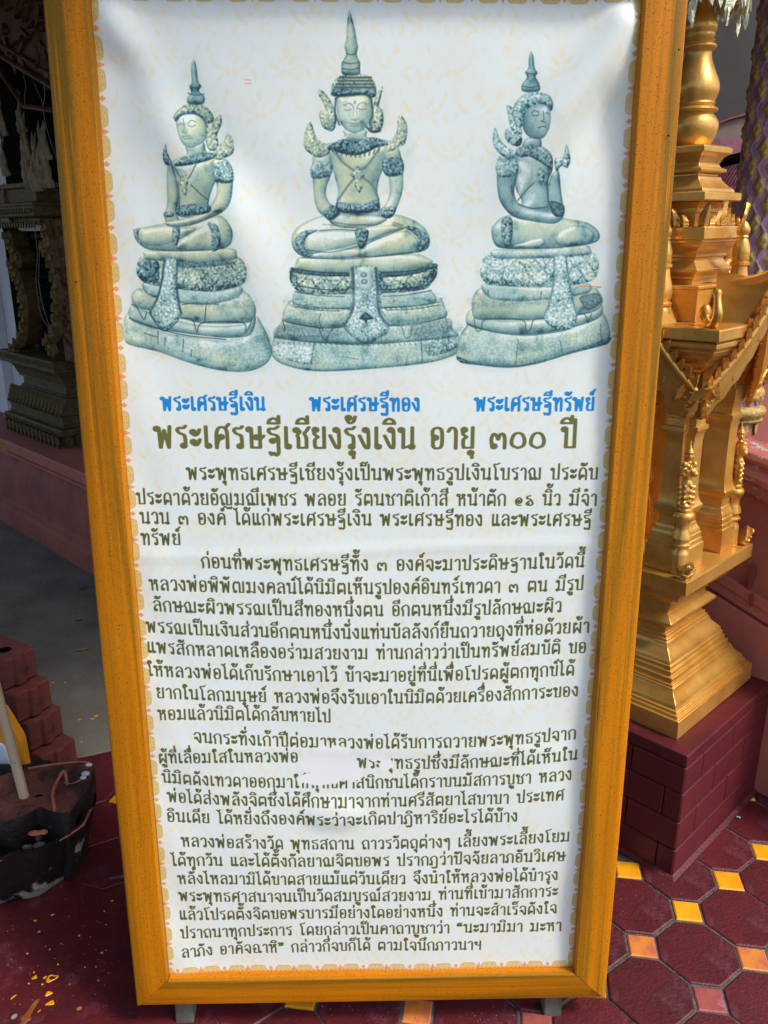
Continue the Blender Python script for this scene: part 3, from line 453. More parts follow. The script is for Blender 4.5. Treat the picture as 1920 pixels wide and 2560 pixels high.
# ---- Thai lettering drawn with a broad-nib stroke alphabet (x-height = 1)
G = {
'ก': (.62, ['s .12,0 .12,.45 .04,.66 .14,.87 .33,.98 .48,.9 .54,.7 .54,0']),
'ข': (.62, ['o .12,.86', 's .2,.88 .27,.78 .16,.62 .2,.5 .2,.04', 'l .2,.04 .54,.04 .54,1']),
'ค': (.66, ['s .12,0 .12,.6 .2,.9 .36,.98 .52,.9 .58,.65 .58,0', 'o .33,.58', 's .12,.05 .17,.32 .27,.5']),
'ง': (.52, ['o .3,.88', 's .4,.88 .42,.6 .42,.1 .36,.03 .26,.12 .04,.62']),
'จ': (.6, ['s .08,.75 .18,.94 .34,.98 .48,.88 .52,.6 .52,.03 .44,.04 .28,.34', 'o .2,.42']),
'ฉ': (.74, ['s .1,.75 .2,.95 .38,.98 .52,.85 .54,.6 .54,.1', 'o .18,.5', 'l .16,.42 .16,.04 .4,.04 .54,.1', 'o .64,.1']),
'ช': (.66, ['o .12,.86', 's .2,.88 .27,.78 .16,.62 .2,.5 .2,.04', 'l .2,.04 .54,.04', 's .54,.04 .54,.5 .46,.7 .56,.84 .66,1']),
'ซ': (.66, ['o .1,.82', 'l .18,.84 .24,.96 .3,.82', 's .3,.82 .16,.62 .2,.5 .2,.04', 'l .2,.04 .54,.04', 's .54,.04 .54,.5 .46,.7 .56,.84 .66,1']),
'ญ': (.92, ['s .14,.16 .13,.45 .04,.66 .14,.87 .3,.98 .44,.88 .48,.65 .48,.04', 'o .21,.1', 'l .48,.04 .78,.04 .78,1', 's .44,-.14 .52,-.3 .62,-.2 .72,-.32 .8,-.14']),
'ฎ': (.66, ['s .14,.1 .14,.45 .05,.66 .15,.87 .33,.98 .48,.9 .55,.7 .55,-.16 .46,-.32 .34,-.2 .2,-.3', 'o .08,.1']),
'ฏ': (.66, ['s .14,.1 .14,.45 .05,.66 .15,.87 .33,.98 .48,.9 .55,.7 .55,-.16 .46,-.32 .36,-.2 .28,-.34 .16,-.2', 'o .08,.1']),
'ฐ': (.6, ['s .5,1.02 .34,.92 .14,.92 .1,.8 .2,.68 .42,.62 .5,.48 .5,.1', 'o .26,.36', 's .34,.36 .44,.5', 's .14,-.18 .2,-.3 .3,-.2 .4,-.32 .5,-.2 .5,.1']),
'ฒ': (.95, ['s .16,.16 .1,.5 .16,.86 .27,.98 .36,.86 .44,.98 .54,.86 .57,.5 .57,.04', 'l .57,.04 .84,.04 .84,1', 'o .22,.1']),
'ณ': (.92, ['s .14,.16 .13,.45 .04,.66 .14,.87 .28,.98 .4,.88 .44,.65 .44,.18', 'o .21,.1', 'o .5,.1', 'l .56,.06 .8,.04 .8,1']),
'ด': (.64, ['s .12,.02 .1,.5 .17,.87 .34,.98 .5,.87 .56,.55 .56,0', 'o .31,.3', 's .22,.24 .14,.02']),
'ต': (.68, ['s .12,.02 .1,.5 .14,.86 .24,.97 .34,.84 .44,.97 .55,.86 .59,.55 .59,0', 'o .33,.3', 's .24,.24 .14,.02']),
'ถ': (.62, ['s .14,.16 .13,.45 .04,.66 .14,.87 .33,.98 .48,.9 .54,.7 .54,0', 'o .21,.1']),
'ท': (.66, ['o .11,.88', 'l .2,.92 .22,0', 's .22,.45 .36,.85 .46,.97 .54,.86 .56,.6 .56,0']),
'ธ': (.58, ['s .5,1.02 .34,.92 .14,.92 .1,.8 .2,.68 .42,.62 .5,.48 .5,.04', 'l .5,.04 .16,.04 .16,.42']),
'น': (.7, ['o .11,.88', 'l .2,.92 .2,.04 .48,.14', 'o .56,.1', 'l .58,.12 .58,1']),
'บ': (.64, ['o .11,.88', 'l .2,.92 .2,.04 .56,.04 .56,1']),
'ป': (.64, ['o .11,.88', 'l .2,.92 .2,.04 .56,.04 .56,1.34']),
'ผ': (.7, ['o .22,.86', 'l .12,.86 .12,0 .35,.5 .6,0 .6,1']),
'พ': (.76, ['o .1,.88', 'l .19,.92 .22,0 .4,.82 .57,0 .64,1']),
'ภ': (.64, ['s .14,.1 .15,.45 .06,.66 .15,.87 .33,.98 .48,.9 .55,.7 .55,0', 'o .07,.1']),
'ม': (.74, ['o .13,.88', 'l .23,.92 .23,.1', 'o .13,.1', 'l .2,.06 .4,.12 .61,.02 .61,1']),
'ย': (.62, ['o .16,.88', 's .1,.82 .12,.66 .26,.55 .14,.44 .12,.2 .16,.04', 'l .16,.04 .52,.04 .52,1']),
'ร': (.5, ['s .44,1.02 .34,.92 .16,.93 .08,.82 .18,.68 .36,.6 .4,.4 .4,.14', 'o .32,.1']),
'ล': (.64, ['s .1,.78 .2,.95 .36,.98 .5,.88 .55,.62 .55,0', 's .54,.5 .38,.62 .2,.52 .12,.3 .12,.12', 'o .2,.12']),
'ว': (.5, ['s .06,.78 .16,.95 .3,.98 .4,.88 .43,.62 .43,.14', 'o .35,.1']),
'ศ': (.68, ['s .12,0 .12,.6 .2,.9 .36,.98 .52,.9 .58,.65 .58,0', 'o .32,.52', 's .12,.05 .18,.3 .28,.44', 'l .5,.92 .66,1.12']),
'ษ': (.72, ['o .11,.88', 'l .2,.92 .2,.04 .56,.04 .56,1', 'o .4,.52', 's .46,.46 .58,.44 .72,.6']),
'ส': (.66, ['s .1,.78 .2,.95 .36,.98 .5,.88 .55,.62 .55,0', 's .54,.5 .38,.62 .2,.52 .12,.3 .12,.12', 'o .2,.12', 'l .46,.9 .64,1.12']),
'ห': (.68, ['o .11,.88', 'l .2,.92 .22,0', 's .22,.5 .4,.66 .46,.8', 'o .48,.88', 's .44,.8 .54,.6 .56,.4 .56,0']),
'อ': (.6, ['s .12,.5 .1,.85 .28,.98 .46,.9 .51,.6 .49,.16 .38,.03 .2,.03 .12,.16 .12,.5', 'o .22,.52']),
'ฯ': (.62, ['o .13,.82', 's .1,.7 .16,.55 .34,.52 .48,.62 .5,1 .5,0']),
'ะ': (.44, ['o .13,.74', 's .1,.64 .22,.58 .34,.68 .4,.86', 'o .13,.28', 's .1,.18 .22,.12 .34,.22 .4,.4']),
'า': (.46, ['s .06,.8 .14,.95 .26,.98 .36,.88 .38,.65 .38,0']),
'เ': (.32, ['l .12,1 .12,.1', 'o .2,.1']),
'แ': (.6, ['l .12,1 .12,.1', 'o .2,.1', 'l .42,1 .42,.1', 'o .5,.1']),
'โ': (.44, ['s .2,.12 .2,.9 .1,1.15 .1,1.3 .3,1.3 .44,1.4', 'o .28,.1']),
'ใ': (.38, ['s .18,.12 .18,.95 .06,1.2 .14,1.42 .28,1.38', 'o .22,1.26', 'o .26,.1']),
'ไ': (.38, ['s .18,.12 .18,1.05 .1,1.28', 'l -.04,1.42 .1,1.26 .2,1.46', 'o .26,.1']),
'ๆ': (.52, ['o .14,.8', 's .14,.7 .2,.6 .3,.66', 's .2,.9 .36,.98 .44,.75 .44,-.3']),
'๑': (.66, ['s .36,.34 .3,.46 .22,.36 .3,.2 .44,.24 .5,.44 .4,.64 .2,.6 .08,.34 .18,.06 .44,.02']),
'๓': (.76, ['o .18,.1', 's .1,.12 .06,.45 .16,.68 .28,.6 .36,.42 .42,.64 .56,.68 .64,.45 .64,0']),
'๖': (.62, ['o .18,.14', 's .12,.22 .3,.4 .5,.34 .54,.16 .44,.02 .24,.02', 's .5,.3 .36,.56 .12,.6 .16,.78 .36,.84']),
'๐': (.72, ['s .34,.02 .1,.14 .06,.36 .16,.64 .34,.72 .52,.64 .62,.36 .56,.12 .34,.02']),
'“': (.46, ['o .1,.86', 's .04,.9 .08,1.06 .16,1.12', 'o .3,.86', 's .24,.9 .28,1.06 .36,1.12']), '”': (.46, ['o .12,1.02', 's .18,1 .16,.84 .06,.76', 'o .32,1.02', 's .38,1 .36,.84 .26,.76']), ' ': (.42, []),
}
MK = {'ั': ['o -.3,1.3', 's -.38,1.22 -.24,1.16 -.1,1.22 -.02,1.4'], 'ิ': ['s -.46,1.17 -.4,1.32 -.24,1.4 -.08,1.32 -.02,1.17', 'l -.46,1.17 -.02,1.17'],
'ี': ['s -.46,1.17 -.4,1.32 -.24,1.4 -.08,1.32 -.02,1.17', 'l -.46,1.17 -.02,1.17 -.02,1.5'], 'ึ': ['s -.46,1.17 -.4,1.32 -.24,1.4 -.08,1.3 -.02,1.17', 'l -.46,1.17 -.02,1.17', 'o -.04,1.4'],
'ื': ['s -.46,1.17 -.4,1.32 -.24,1.4 -.08,1.32 -.02,1.17', 'l -.46,1.17 -.02,1.17 -.02,1.5', 'l -.17,1.28 -.17,1.52'], '็': ['s -.44,1.4 -.3,1.24 -.42,1.18 -.3,1.5 -.1,1.38 .02,1.52', 'l -.4,1.2 -.08,1.2 -.08,1.3'],
'ุ': ['o -.12,-.2', 'l -.06,-.2 -.06,-.44'], 'ู': ['o -.28,-.2', 'l -.22,-.2 -.22,-.42 -.05,-.42 -.05,-.16'],
'่': ['l -.08,1.2 -.08,1.46'], '้': ['o -.26,1.44', 's -.32,1.34 -.22,1.2 -.06,1.26 .02,1.5'], '์': ['o -.16,1.28', 's -.18,1.4 -.06,1.44 .04,1.58'], 'ํ': ['o -.22,1.32']}
def parse(S):
    A, B = [], []
    for s in S:
        k, rest = s[0], s[2:]; P = [tuple(map(float, q.split(','))) for q in rest.split()]
        if k == 'o':
            cx, cy = P[0]; r = .09; P = [(cx + r*math.cos(a*math.pi/4), cy + r*1.05*math.sin(a*math.pi/4)) for a in range(9)]
        elif k == 's': P = [tuple(p) for p in smoothpts(P, 4)]
        A += P[:-1]; B += P[1:]
    return np.array(A), np.array(B)
GP = {k: (v[0], parse(v[1]) if v[1] else None) for k, v in G.items()}; MP_ = {k: parse(v) for k, v in MK.items()}
UP = set('ิีึืั็ํ'); TONE = set('่้์'); TALL = set('ปฝฟ')
def layout(txt):
    out = []; pen = 0; prev_w = 0; high = False; base = ''
    txt = txt.replace('ำ', 'ํา')
    for i, ch in enumerate(txt):
        if ch in MP_:
            A, B = MP_[ch]; dx = pen - .10 - (0.06 if base != 'พ' else .1); dy = 0
            if base in TALL and ch not in 'ุู': dx -= .16
            if ch in TONE and high: dy = .34
            if ch in UP: high = True
            out.append((dx, dy, A, B))
        else:
            w_, g = GP[ch]; high = False; base = ch
            if ch == 'า' and i and txt[i-1] == 'ํ': pass
            if g: out.append((pen, 0, *g))
            pen += w_ + .115
    return out, pen - .115
def line(txt, bl, xh, col, nib=.15, thin=.10, slant=0.):
    # bl: baseline points measured on the banner, xh: letter height in metres
    Bp = [bx(*p) for p in bl]; xs = [p[0] for p in Bp]; zs = [p[1] for p in Bp]
    if len(xs) == 3:
        co = np.polyfit(xs, zs, 2); zf = lambda x: np.polyval(co, x)
    else: zf = lambda x: np.interp(x, xs, zs)
    out, tot = layout(txt); kx = (xs[-1] - xs[0]) / tot
    for dx, dy, A, B in out:
        x0 = xs[0] + dx * kx; z0 = zf(x0 + .2*kx); z1 = zf(x0 + .5*kx); sl = (z1 - z0) / (.3*kx)
        f = lambda P: np.stack([(x0 + P[:, 0]*kx - X0) * PPM, (z0 + (P[:, 1] + dy) * xh + P[:, 0]*kx*sl - ZB0) * PPM], 1)
        seg(f(A), f(B), nib * kx * PPM, thin * xh * PPM, col)
BLUE = (18, 134, 208); OLT = (108, 108, 56); OLB = (88, 92, 48)
XB = .0218
line('พระเศรษฐีเงิน', [(404, 1026), (663, 1026)], .0235, BLUE, .2, .12)
line('พระเศรษฐีทอง', [(776, 1026), (1048, 1027)], .0235, BLUE, .2, .12)
line('พระเศรษฐีทรัพย์', [(1185.5, 1027), (1484.5, 1027)], .0235, BLUE, .2, .12)
line('พระเศรษฐีเชียงรุ้งเงิน อายุ ๓๐๐ ปี', [(389.5, 1119), (900, 1121), (1438, 1120)], .0385, OLT, .17, .108)
for t, bl in [
 ('พระพุทธเศรษฐีเชียงรุ้งเป็นพระพุทธรูปเงินโบราณ ประดับ', [(468, 1198), (900, 1199), (1492, 1198)]),
 ('ประดาด้วยอัญมณีเพชร พลอย รัตนชาติเก้าสี หน้าตัก ๑๖ นิ้ว มีจำ', [(342, 1261), (900, 1262.5), (1489.5, 1263)]),
 ('นวน ๓ องค์ ได้แก่พระเศรษฐีเงิน พระเศรษฐีทอง และพระเศรษฐี', [(351, 1309), (900, 1312.5), (1475.6, 1314)]),
 ('ทรัพย์', [(354, 1361), (453, 1361.5)]),
 ('ก่อนที่พระพุทธเศรษฐีทั้ง ๓ องค์จะมาประดิษฐานในวัดนี้', [(504.6, 1418), (950, 1425), (1459, 1418)]),
 ('หลวงพ่อพิพัฒมงคลน์ได้นิมิตเห็นรูปองค์อินทร์เทวดา ๓ ตน มีรูป', [(375, 1474), (950, 1483), (1457, 1475)]),
 ('ลักษณะผิวพรรณเป็นสีทองหนึ่งตน อีกตนหนึ่งมีรูปลักษณะผิว', [(383, 1527.5), (950, 1538), (1402, 1530)]),
 ('พรรณเป็นเงินส่วนอีกตนหนึ่งนั่งแท่นบัลลังก์ยืนถวายถุงที่ห่อด้วยผ้า', [(365, 1581), (980, 1594), (1471.5, 1581)]),
 ('แพรสักหลาดเหลืองอร่ามสวยงาม ท่านกล่าวว่าเป็นทรัพย์สมบัติ ขอ', [(368, 1632), (980, 1645), (1463.5, 1631)]),
 ('ให้หลวงพ่อได้เก็บรักษาเอาไว้ ข้าจะมาอยู่ที่นี่เพื่อโปรดผู้ตกทุกข์ได้', [(369, 1689), (960, 1701), (1433.5, 1687)]),
 ('ยากในโลกมนุษย์ หลวงพ่อจึงรับเอาในนิมิตด้วยเครื่องสักการะของ', [(392, 1743.4), (980, 1756), (1444, 1740)]),
 ('หอมแล้วนิมิตได้กลับหายไป', [(396, 1798), (610, 1799), (826.5, 1804)]),
 ('จนกระทั่งเก้าปีต่อมาหลวงพ่อได้รับการถวายพระพุทธรูปจาก', [(485, 1853), (980, 1868), (1439, 1849)]),
 ('ผู้ที่เลื่อมใสในหลวงพ่อ', [(397, 1908), (560, 1905), (745, 1904)]),
 ('พระพุทธรูปซึ่งมีลักษณะที่ได้เห็นใน', [(893, 1917), (1130, 1918), (1442.5, 1900)]),
 ('นิมิตดังเทวดาออกมาให้พุทธศาสนิกชนได้กราบนมัสการบูชา หลวง', [(405.5, 1957), (960, 1968), (1428, 1950)]),
 ('พ่อได้ส่งพลังจิตซึ่งได้ศึกษามาจากท่านศรีสัตยาไสบาบา ประเทศ', [(419, 2004.6), (980, 2014), (1408, 1999)]),
 ('อินเดีย ได้หยั่งถึงองค์พระว่าจะเกิดปาฏิหาริย์อะไรได้บ้าง', [(418, 2053.5), (900, 2059), (1292, 2051.5)]),
 ('หลวงพ่อสร้างวัด พุทธสถาน ถาวรวัตถุต่างๆ เลี้ยงพระเลี้ยงโยม', [(454, 2114), (980, 2120), (1422.6, 2102)]),
 ('ได้ทุกวัน และได้ตั้งกัลยาณจิตขอพร ปรากฏว่าปัจจัยลาภอันวิเศษ', [(430, 2162.6), (960, 2163), (1411.7, 2151)]),
 ('หลั่งไหลมามิได้ขาดสายแม้แต่วันเดียว จึงนำให้หลวงพ่อได้บำรุง', [(445, 2210), (960, 2208), (1393.6, 2200)]),
 ('พระพุทธศาสนาจนเป็นวัดสมบูรณ์สวยงาม ท่านที่เข้ามาสักการะ', [(446.7, 2254.6), (960, 2250), (1393.6, 2241)]),
 ('แล้วโปรดตั้งจิตขอพรบารมีอย่างใดอย่างหนึ่ง ท่านจะสำเร็จดังใจ', [(448, 2301.8), (960, 2292), (1391, 2284.8)]),
 ('ปราถนาทุกประการ โดยกล่าวเป็นคาถาบูชาว่า “นะมามิมา มะหา', [(451.6, 2347), (960, 2333), (1403, 2329)]),
 ('ลาภัง อาคัจฉาหิ” กล่าวกี่จบก็ได้ ตามใจนึกภาวนาฯ', [(455, 2393), (840, 2377), (1203, 2373)])]:
    line(t, bl, XB, OLB)
# worn-off patch in the lettering and small scuffs
def wear(cx, cy, rx, ry, seed):
    x, y = tp(cx, cy); ax, _ = tp(cx + rx, cy); _, by = tp(cx, cy - ry); ax = abs(ax-x); by = abs(by-y)
    x0, x1, y0, y1 = int(x-ax*1.4), int(x+ax*1.4), int(y-by*1.5), int(y+by*1.5); Yg, Xg = np.mgrid[y0:y1, x0:x1]
    d = ((Xg-x)/ax)**2 + ((Yg-y)/by)**2 + (vnoise(y1-y0, x1-x0, 14, seed, 3, (1.5, .6)) - .5) * 1.2; a = (np.clip((1.05 - d) * 5, 0, 1))[..., None]
    IMG[y0:y1, x0:x1] = IMG[y0:y1, x0:x1] * (1-a) + np.array([242, 242, 242]) * a
wear(826, 1906, 76, 44, 1); wear(880, 1930, 30, 22, 2); wear(966, 1908, 18, 14, 3); wear(940, 1890, 26, 12, 4); wear(800, 1946, 60, 16, 5)
# printed border: leaf scrolls, orange points and white crossings
IN_L, IN_R, IN_B, IN_T = -.4305, .4285, .0735, 1.928   # inner opening of the frame
def border(s, t):                       # s along the edge, t inwards (metres); returns colour and mask
    P = .0985; u = (s / P) % 1; t = t + .001; tri = np.abs(u - .0 - (u > .5)) # distance to motif joint
    H = .0155
    lobeA = H * np.clip(1.05 - ((u - .27) / .185)**4, 0, 1)**.5; lobeB = H * np.clip(1.05 - ((u - .73) / .185)**4, 0, 1)**.5
    pt = H * 1.08 * np.clip(1 - np.abs(u - .5) / .085, 0, 1); pt2 = H * .95 * np.clip(1 - np.minimum(u, 1-u) / .12, 0, 1)
    col = np.empty(u.shape + (3,), np.float32); col[:] = (226, 192, 96)
    k = np.sin(s * 900 + np.sin(t * 500) * 2) * np.sin(t * 640 + s * 300); col[k > .35] = (176, 182, 84); col[k < -.55] = (236, 160, 96)
    col[(k > .9)] = (110, 126, 74)
    hgt = np.maximum(lobeA, lobeB); m = t < hgt
    pm_ = (t < pt) & (t >= 0); col[pm_] = (232, 146, 92); col[(t < pt*.5)] = (214, 110, 60); m |= pm_
    p2 = (t < pt2); col[p2 & ~pm_] = (216, 150, 80); m |= p2
    ed = (np.abs(t - hgt) < .0011) & (hgt > .002); col[ed] = (196, 176, 112); m |= ed
    wl = (np.abs(np.minimum(u, 1-u) * P - t * .62 - .001) < .0019) & (t < H * 1.1); col[wl] = (236, 238, 238); m |= wl
    col[t < .0035] = (222, 150, 90); col[(t < .004) & (np.sin(s*700) > .75)] = (150, 110, 80)
    return col, m
for lo in range(0, NH, 400):
    hi = min(NH, lo + 400); X = gxm[lo:hi]; Z = gzm[lo:hi]
    bow = lambda z, k: k * (1 - ((z - 1.0) / 1.0)**2)
    dl = X - (IN_L - bow(Z, .006)) ; dr = (IN_R + bow(Z, .003)) - X; db = Z - IN_B; dt = IN_T - Z
    for d, s in ((dl + .004, Z), (dr + .004, Z + .03), (db, X + .02), (dt, X + .035)):
        sel = d < .028
        if sel.any():
            c, m = border(s[sel], d[sel]); sub = IMG[lo:hi][sel]; sub[m] = sub[m]*.25 + c[m]*.75; IMG[lo:hi][sel] = sub
del gx, gy, gxm, gzm
IMG = np.clip(IMG, 0, 255)
img = bpy.data.images.new('banner_print', NW, NH, alpha=False); buf = np.ones((NH, NW, 4), np.float32); buf[..., :3] = IMG / 255
img.pixels.foreach_set(buf.ravel()); img.update(); img.pack(); del buf, IMG
bm_ = bpy.data.materials.new('printed_vinyl'); bm_.use_nodes = True; nt = bm_.node_tree; b = nt.nodes['Principled BSDF']
it = nt.nodes.new('ShaderNodeTexImage'); it.image = img; it.interpolation = 'Cubic'; uvn = nt.nodes.new('ShaderNodeUVMap'); uvn.uv_map = 'uv'
nt.links.new(uvn.outputs[0], it.inputs[0]); gm = nt.nodes.new('ShaderNodeMixRGB'); gm.blend_type = 'MULTIPLY'; gm.inputs[0].default_value = 1; gm.inputs[2].default_value = (.97, .97, .97, 1)
nt.links.new(it.outputs[0], gm.inputs[1]); nt.links.new(gm.outputs[0], b.inputs['Base Color']); b.inputs['Roughness'].default_value = .38; b.inputs['Specular IOR Level'].default_value = .45
wv = nt.nodes.new('ShaderNodeTexNoise'); wv.inputs['Scale'].default_value = 900; bp = nt.nodes.new('ShaderNodeBump'); bp.inputs['Strength'].default_value = .12; bp.inputs['Distance'].default_value = .0005
tcc = nt.nodes.new('ShaderNodeTexCoord'); nt.links.new(tcc.outputs['Object'], wv.inputs[0]); nt.links.new(wv.outputs['Fac'], bp.inputs['Height']); nt.links.new(bp.outputs[0], b.inputs['Normal'])
# ------------------------------------------------------------------ notice board
board = empty('notice_board', tuple(BASE)); board.rotation_euler = (-LEAN, 0, 0)
tag(board, 'tall yellow wooden notice board with a printed Thai temple banner, standing in front of everything', 'notice board')
def folds(X, Z):
    def ridge(px, pz, dx, dz, wdt, amp, ln):     # soft diagonal drag fold starting in a corner
        L_n = math.hypot(dx, dz); dx /= L_n; dz /= L_n; s = (X-px)*dx + (Z-pz)*dz; q = -(X-px)*dz + (Z-pz)*dx
        w_ = wdt * (1 + np.clip(s, 0, 9) * 2.2); return amp * np.exp(-(q / w_)**2) * np.clip(s / .05, 0, 1) * np.exp(-(np.clip(s, 0, 9) / ln)**2)
    d = .006 * np.sin(np.pi * np.clip((X + .43) / .86, 0, 1)) * np.sin(np.pi * np.clip(Z / 1.93, 0, 1))
    d = d + ridge(.43, 1.93, -.55, -.83, .030, .020, .55) - ridge(.43, 1.80, -.7, -.7, .035, .012, .4) + ridge(-.43, 1.93, .5, -.86, .026, .016, .45) - ridge(-.43, 1.86, .75, -.65, .03, .010, .35)
    d = d + .0018 * np.exp(-((Z - 1.012 - .01*np.sin(X*5)) / .008)**2) + .0012 * np.exp(-((Z - .60 + .02*X) / .012)**2)
    d = d + .0016 * np.sin(X*9 + Z*4) * np.sin(Z*6.5 + 1) + .0009 * np.sin(X*23 - Z*11) * np.sin(Z*17)
    d = d + .0025 * np.exp(-((X + .40) / .03)**2) * np.sin(Z * 21) + .002 * np.exp(-((X - .40) / .03)**2) * np.sin(Z * 17 + 1)
    d = d + .002 * np.exp(-(((X + .085) / .055)**2 + ((Z - .46) / .03)**2))
    d = d + .005 * np.exp(-(((X + .075) / .06)**2 + ((Z - .455) / .032)**2)**2)
    return d
nx, nz = 96, 200; XS = np.linspace(-.448, .448, nx); ZS = np.linspace(.055, 1.99, nz); XX, ZZ = np.meshgrid(XS, ZS); D = folds(XX, ZZ)
V = np.stack([XX, BOFF - D, ZZ], -1).reshape(-1, 3); F = [(j*nx+i, j*nx+i+1, (j+1)*nx+i+1, (j+1)*nx+i) for j in range(nz-1) for i in range(nx-1)]
me = bpy.data.meshes.new('banner'); me.from_pydata(V.tolist(), [], F); me.materials.append(bm_); me.polygons.foreach_set('use_smooth', [True]*len(F))
uv = me.uv_layers.new(name='uv'); vi = np.empty(len(me.loops), np.int32); me.loops.foreach_get('vertex_index', vi)
uvs = np.stack([(V[vi, 0] - X0) / (NW / PPM), (V[vi, 2] - ZB0) / (NH / PPM)], 1).astype(np.float32); uv.data.foreach_set('uv', uvs.ravel())
banner = bpy.data.objects.new('banner', me); COL.objects.link(banner); banner.parent = board
MB().box((0, .0365, 1.02), (.95, .008, 1.96)).obj('backing_panel', WOOD_D, board)
def bowl(z): return -.006 * (1 - ((z - 1.0) / 1.0)**2)
def rail_v(side):
    rings = []; N = 26; z_top = 2.06
    for i in range(N + 1):
        t = i / N; o = []
        for c, y in ((0, .03), (0, -.010), (.002, -.0125), (.046, -.0125), (.070, -.0045), (.0722, -.001), (.0722, .032)):
            zb = .0735 - c * 1.02; z = zb + (z_top - zb) * t
            xi = (IN_L + bowl(z)) if side < 0 else (IN_R - bowl(z) * .5); x = xi + side * c
            o.append((x, y, z))
        rings.append(o if side < 0 else o[::-1])
    return MB().rings(rings).obj('frame_upright', TIM_V, board, smooth=30, bevel=.0012)
rail_v(-1); rail_v(1)
def rail_h(z0, dirn):
    rings = []
    for t in np.linspace(0, 1, 9):
        o = []
        for c, y in ((0, .03), (0, -.0095), (.002, -.012), (.040, -.012), (.068, -.004), (.0702, 0), (.0702, .032)):
            xl = IN_L + .0005 - c; xr = IN_R - .0005 + c; x = xl + (xr - xl) * t + (.0006 if t == 0 else -.0006 if t == 1 else 0)
            o.append((x, y, z0 - dirn * c - .0008 * math.sin(t * 3.1)))
        rings.append(o if dirn > 0 else o[::-1])
    MB().rings(rings).obj('frame_crossrail', TIM_H, board, smooth=30, bevel=.0012)
rail_h(.0735, 1); rail_h(1.930, -1)
for px, hy in ((-.41, .002), (.395, .004)):
    MB().box((px, .036, -.004), (.038, .036, .158)).obj('leg', LEGW, board, bevel=.002)
for (px, py) in [(1697, 124), (1671, 339), (190, 705)]:
    x, z = board_xz(px, py, -.0125); MB().ball((x, -.0128, z), (.0016, .001, .0016), 6).obj('nail_head', BLACK, board)
# ------------------------------------------------------------------ floor: octagon tiles with small glazed squares
ground = MB().box((2, 6, -.55), (60, 60, 1.0)).obj('ground', CONC); tag(ground, kind='structure')
floor = MB().box((.9, .45, -.0215), (4.2, 2.5, .040)).obj('tiled_floor', GROUT); tag(floor, kind='structure')
SPC, CUT = .183, .0515
def tile_mesh(name, P, m, h=.010, bev=.0035):
    P = np.array(P); c = P.mean(0); rim = [tuple(p) + (-.006,) for p in P]; top0 = [tuple(p) + (h - .0025,) for p in P]
    n = P - c; L_ = np.linalg.norm(n, axis=1)[:, None]; Q = P - n / L_ * bev; top = [tuple(p) + (h,) for p in Q]
    return MB().rings([rim, top0, top]).mesh(name, m)
g = .0032; hs = SPC/2 - g; k = CUT / 1.0; cc = SPC/2 - k + g*.4
octp = [(-cc, -hs), (cc, -hs), (hs, -cc), (hs, cc), (cc, hs), (-cc, hs), (-hs, cc), (-hs, -cc)]
sq = k - g*1.5; sqp = [(-sq, 0), (0, -sq), (sq, 0), (0, sq)]
OCT = tile_mesh('octagon_tile', octp, MAROON_F); SQS = [tile_mesh('square_tile', sqp, m_, .0105, .005) for m_ in (TILE_Y, TILE_O, TILE_P)]
def lay(parent, ox, oy, ang, cond, pick, base=0.):
    a = R(ang); e1 = np.array([math.cos(a), math.sin(a)]) * SPC; e2 = np.array([math.sin(a), -math.cos(a)]) * SPC
    for i in range(-9, 12):
        for j in range(-9, 12):
            p = np.array([ox, oy]) + i*e1 + j*e2
            jit = (random.gauss(0, .0012), random.gauss(0, .0012))
            if cond(*p) and pick(i, j) >= 0: link('square_tile', SQS[pick(i, j)], parent, (p[0]+jit[0], p[1]+jit[1], base + random.uniform(-.0015, .001)), (random.gauss(0, .006), random.gauss(0, .006), a + random.gauss(0, .02)), (random.uniform(.93, 1.0),)*2 + (1,))
            q = p + (e1 + e2) / 2
            if cond(*q): link('octagon_tile', OCT, parent, (q[0]+jit[1], q[1]+jit[0], base + random.uniform(-.0012, .0012)), (random.gauss(0, .003), random.gauss(0, .003), a + random.gauss(0, .008)))
SC0 = (.814, .796)
def inpl(x, y):
    a = R(43.3); dx, dy = x - SC0[0], y - SC0[1]; u = dx*math.cos(a)+dy*math.sin(a); v = -dx*math.sin(a)+dy*math.cos(a)
    return abs(u) < .22 and abs(v) < .22
lay(floor, .652, .2, 35.2, lambda x, y: -.5 < x < 2.2 and -.4 < y < 1.15 and not inpl(x, y) and not (x < .2 and y > .35),
    lambda i, j: 2 if (i, j) in ((0, 1), (-2, 0), (1, 2)) else 1 if (i, j) in ((0, 0), (1, 1), (-1, 0), (-3, -1), (2, 2)) else 0, -.007)
lf = MB()
lf.add([(-3.2, -.6, .0025), (-.47, -.6, .0025), (-.46, .50, .0025), (-3.2, .60, .0025), (-3.2, -.6, -.06), (-.47, -.6, -.06), (-.46, .5, -.06), (-3.2, .6, -.06)], [(0, 1, 2, 3), (0, 4, 5, 1), (1, 5, 6, 2), (2, 6, 7, 3), (3, 7, 4, 0)])
pf = lf.obj('painted_floor', MAROON_F); tag(pf, kind='structure')
rb = MB().tube([(-.70, .445, .005), (-.62, .46, .007), (-.5, .49, .007)], .006, 6).obj('floor_ridge', MAROON_F, pf, smooth=60)
lay(pf, -.757, .79, -62, lambda x, y: -1.3 < x < -.38 and .50 < y < .96, lambda i, j: 0 if (.79 - j*0) and (i, j) in ((0, 0), (0, 1), (0, 2)) else -1, -.006)
MB().box((-.85, .80, -.0155), (1.0, .58, .03)).obj('mortar_bed', MAROON_F, pf)
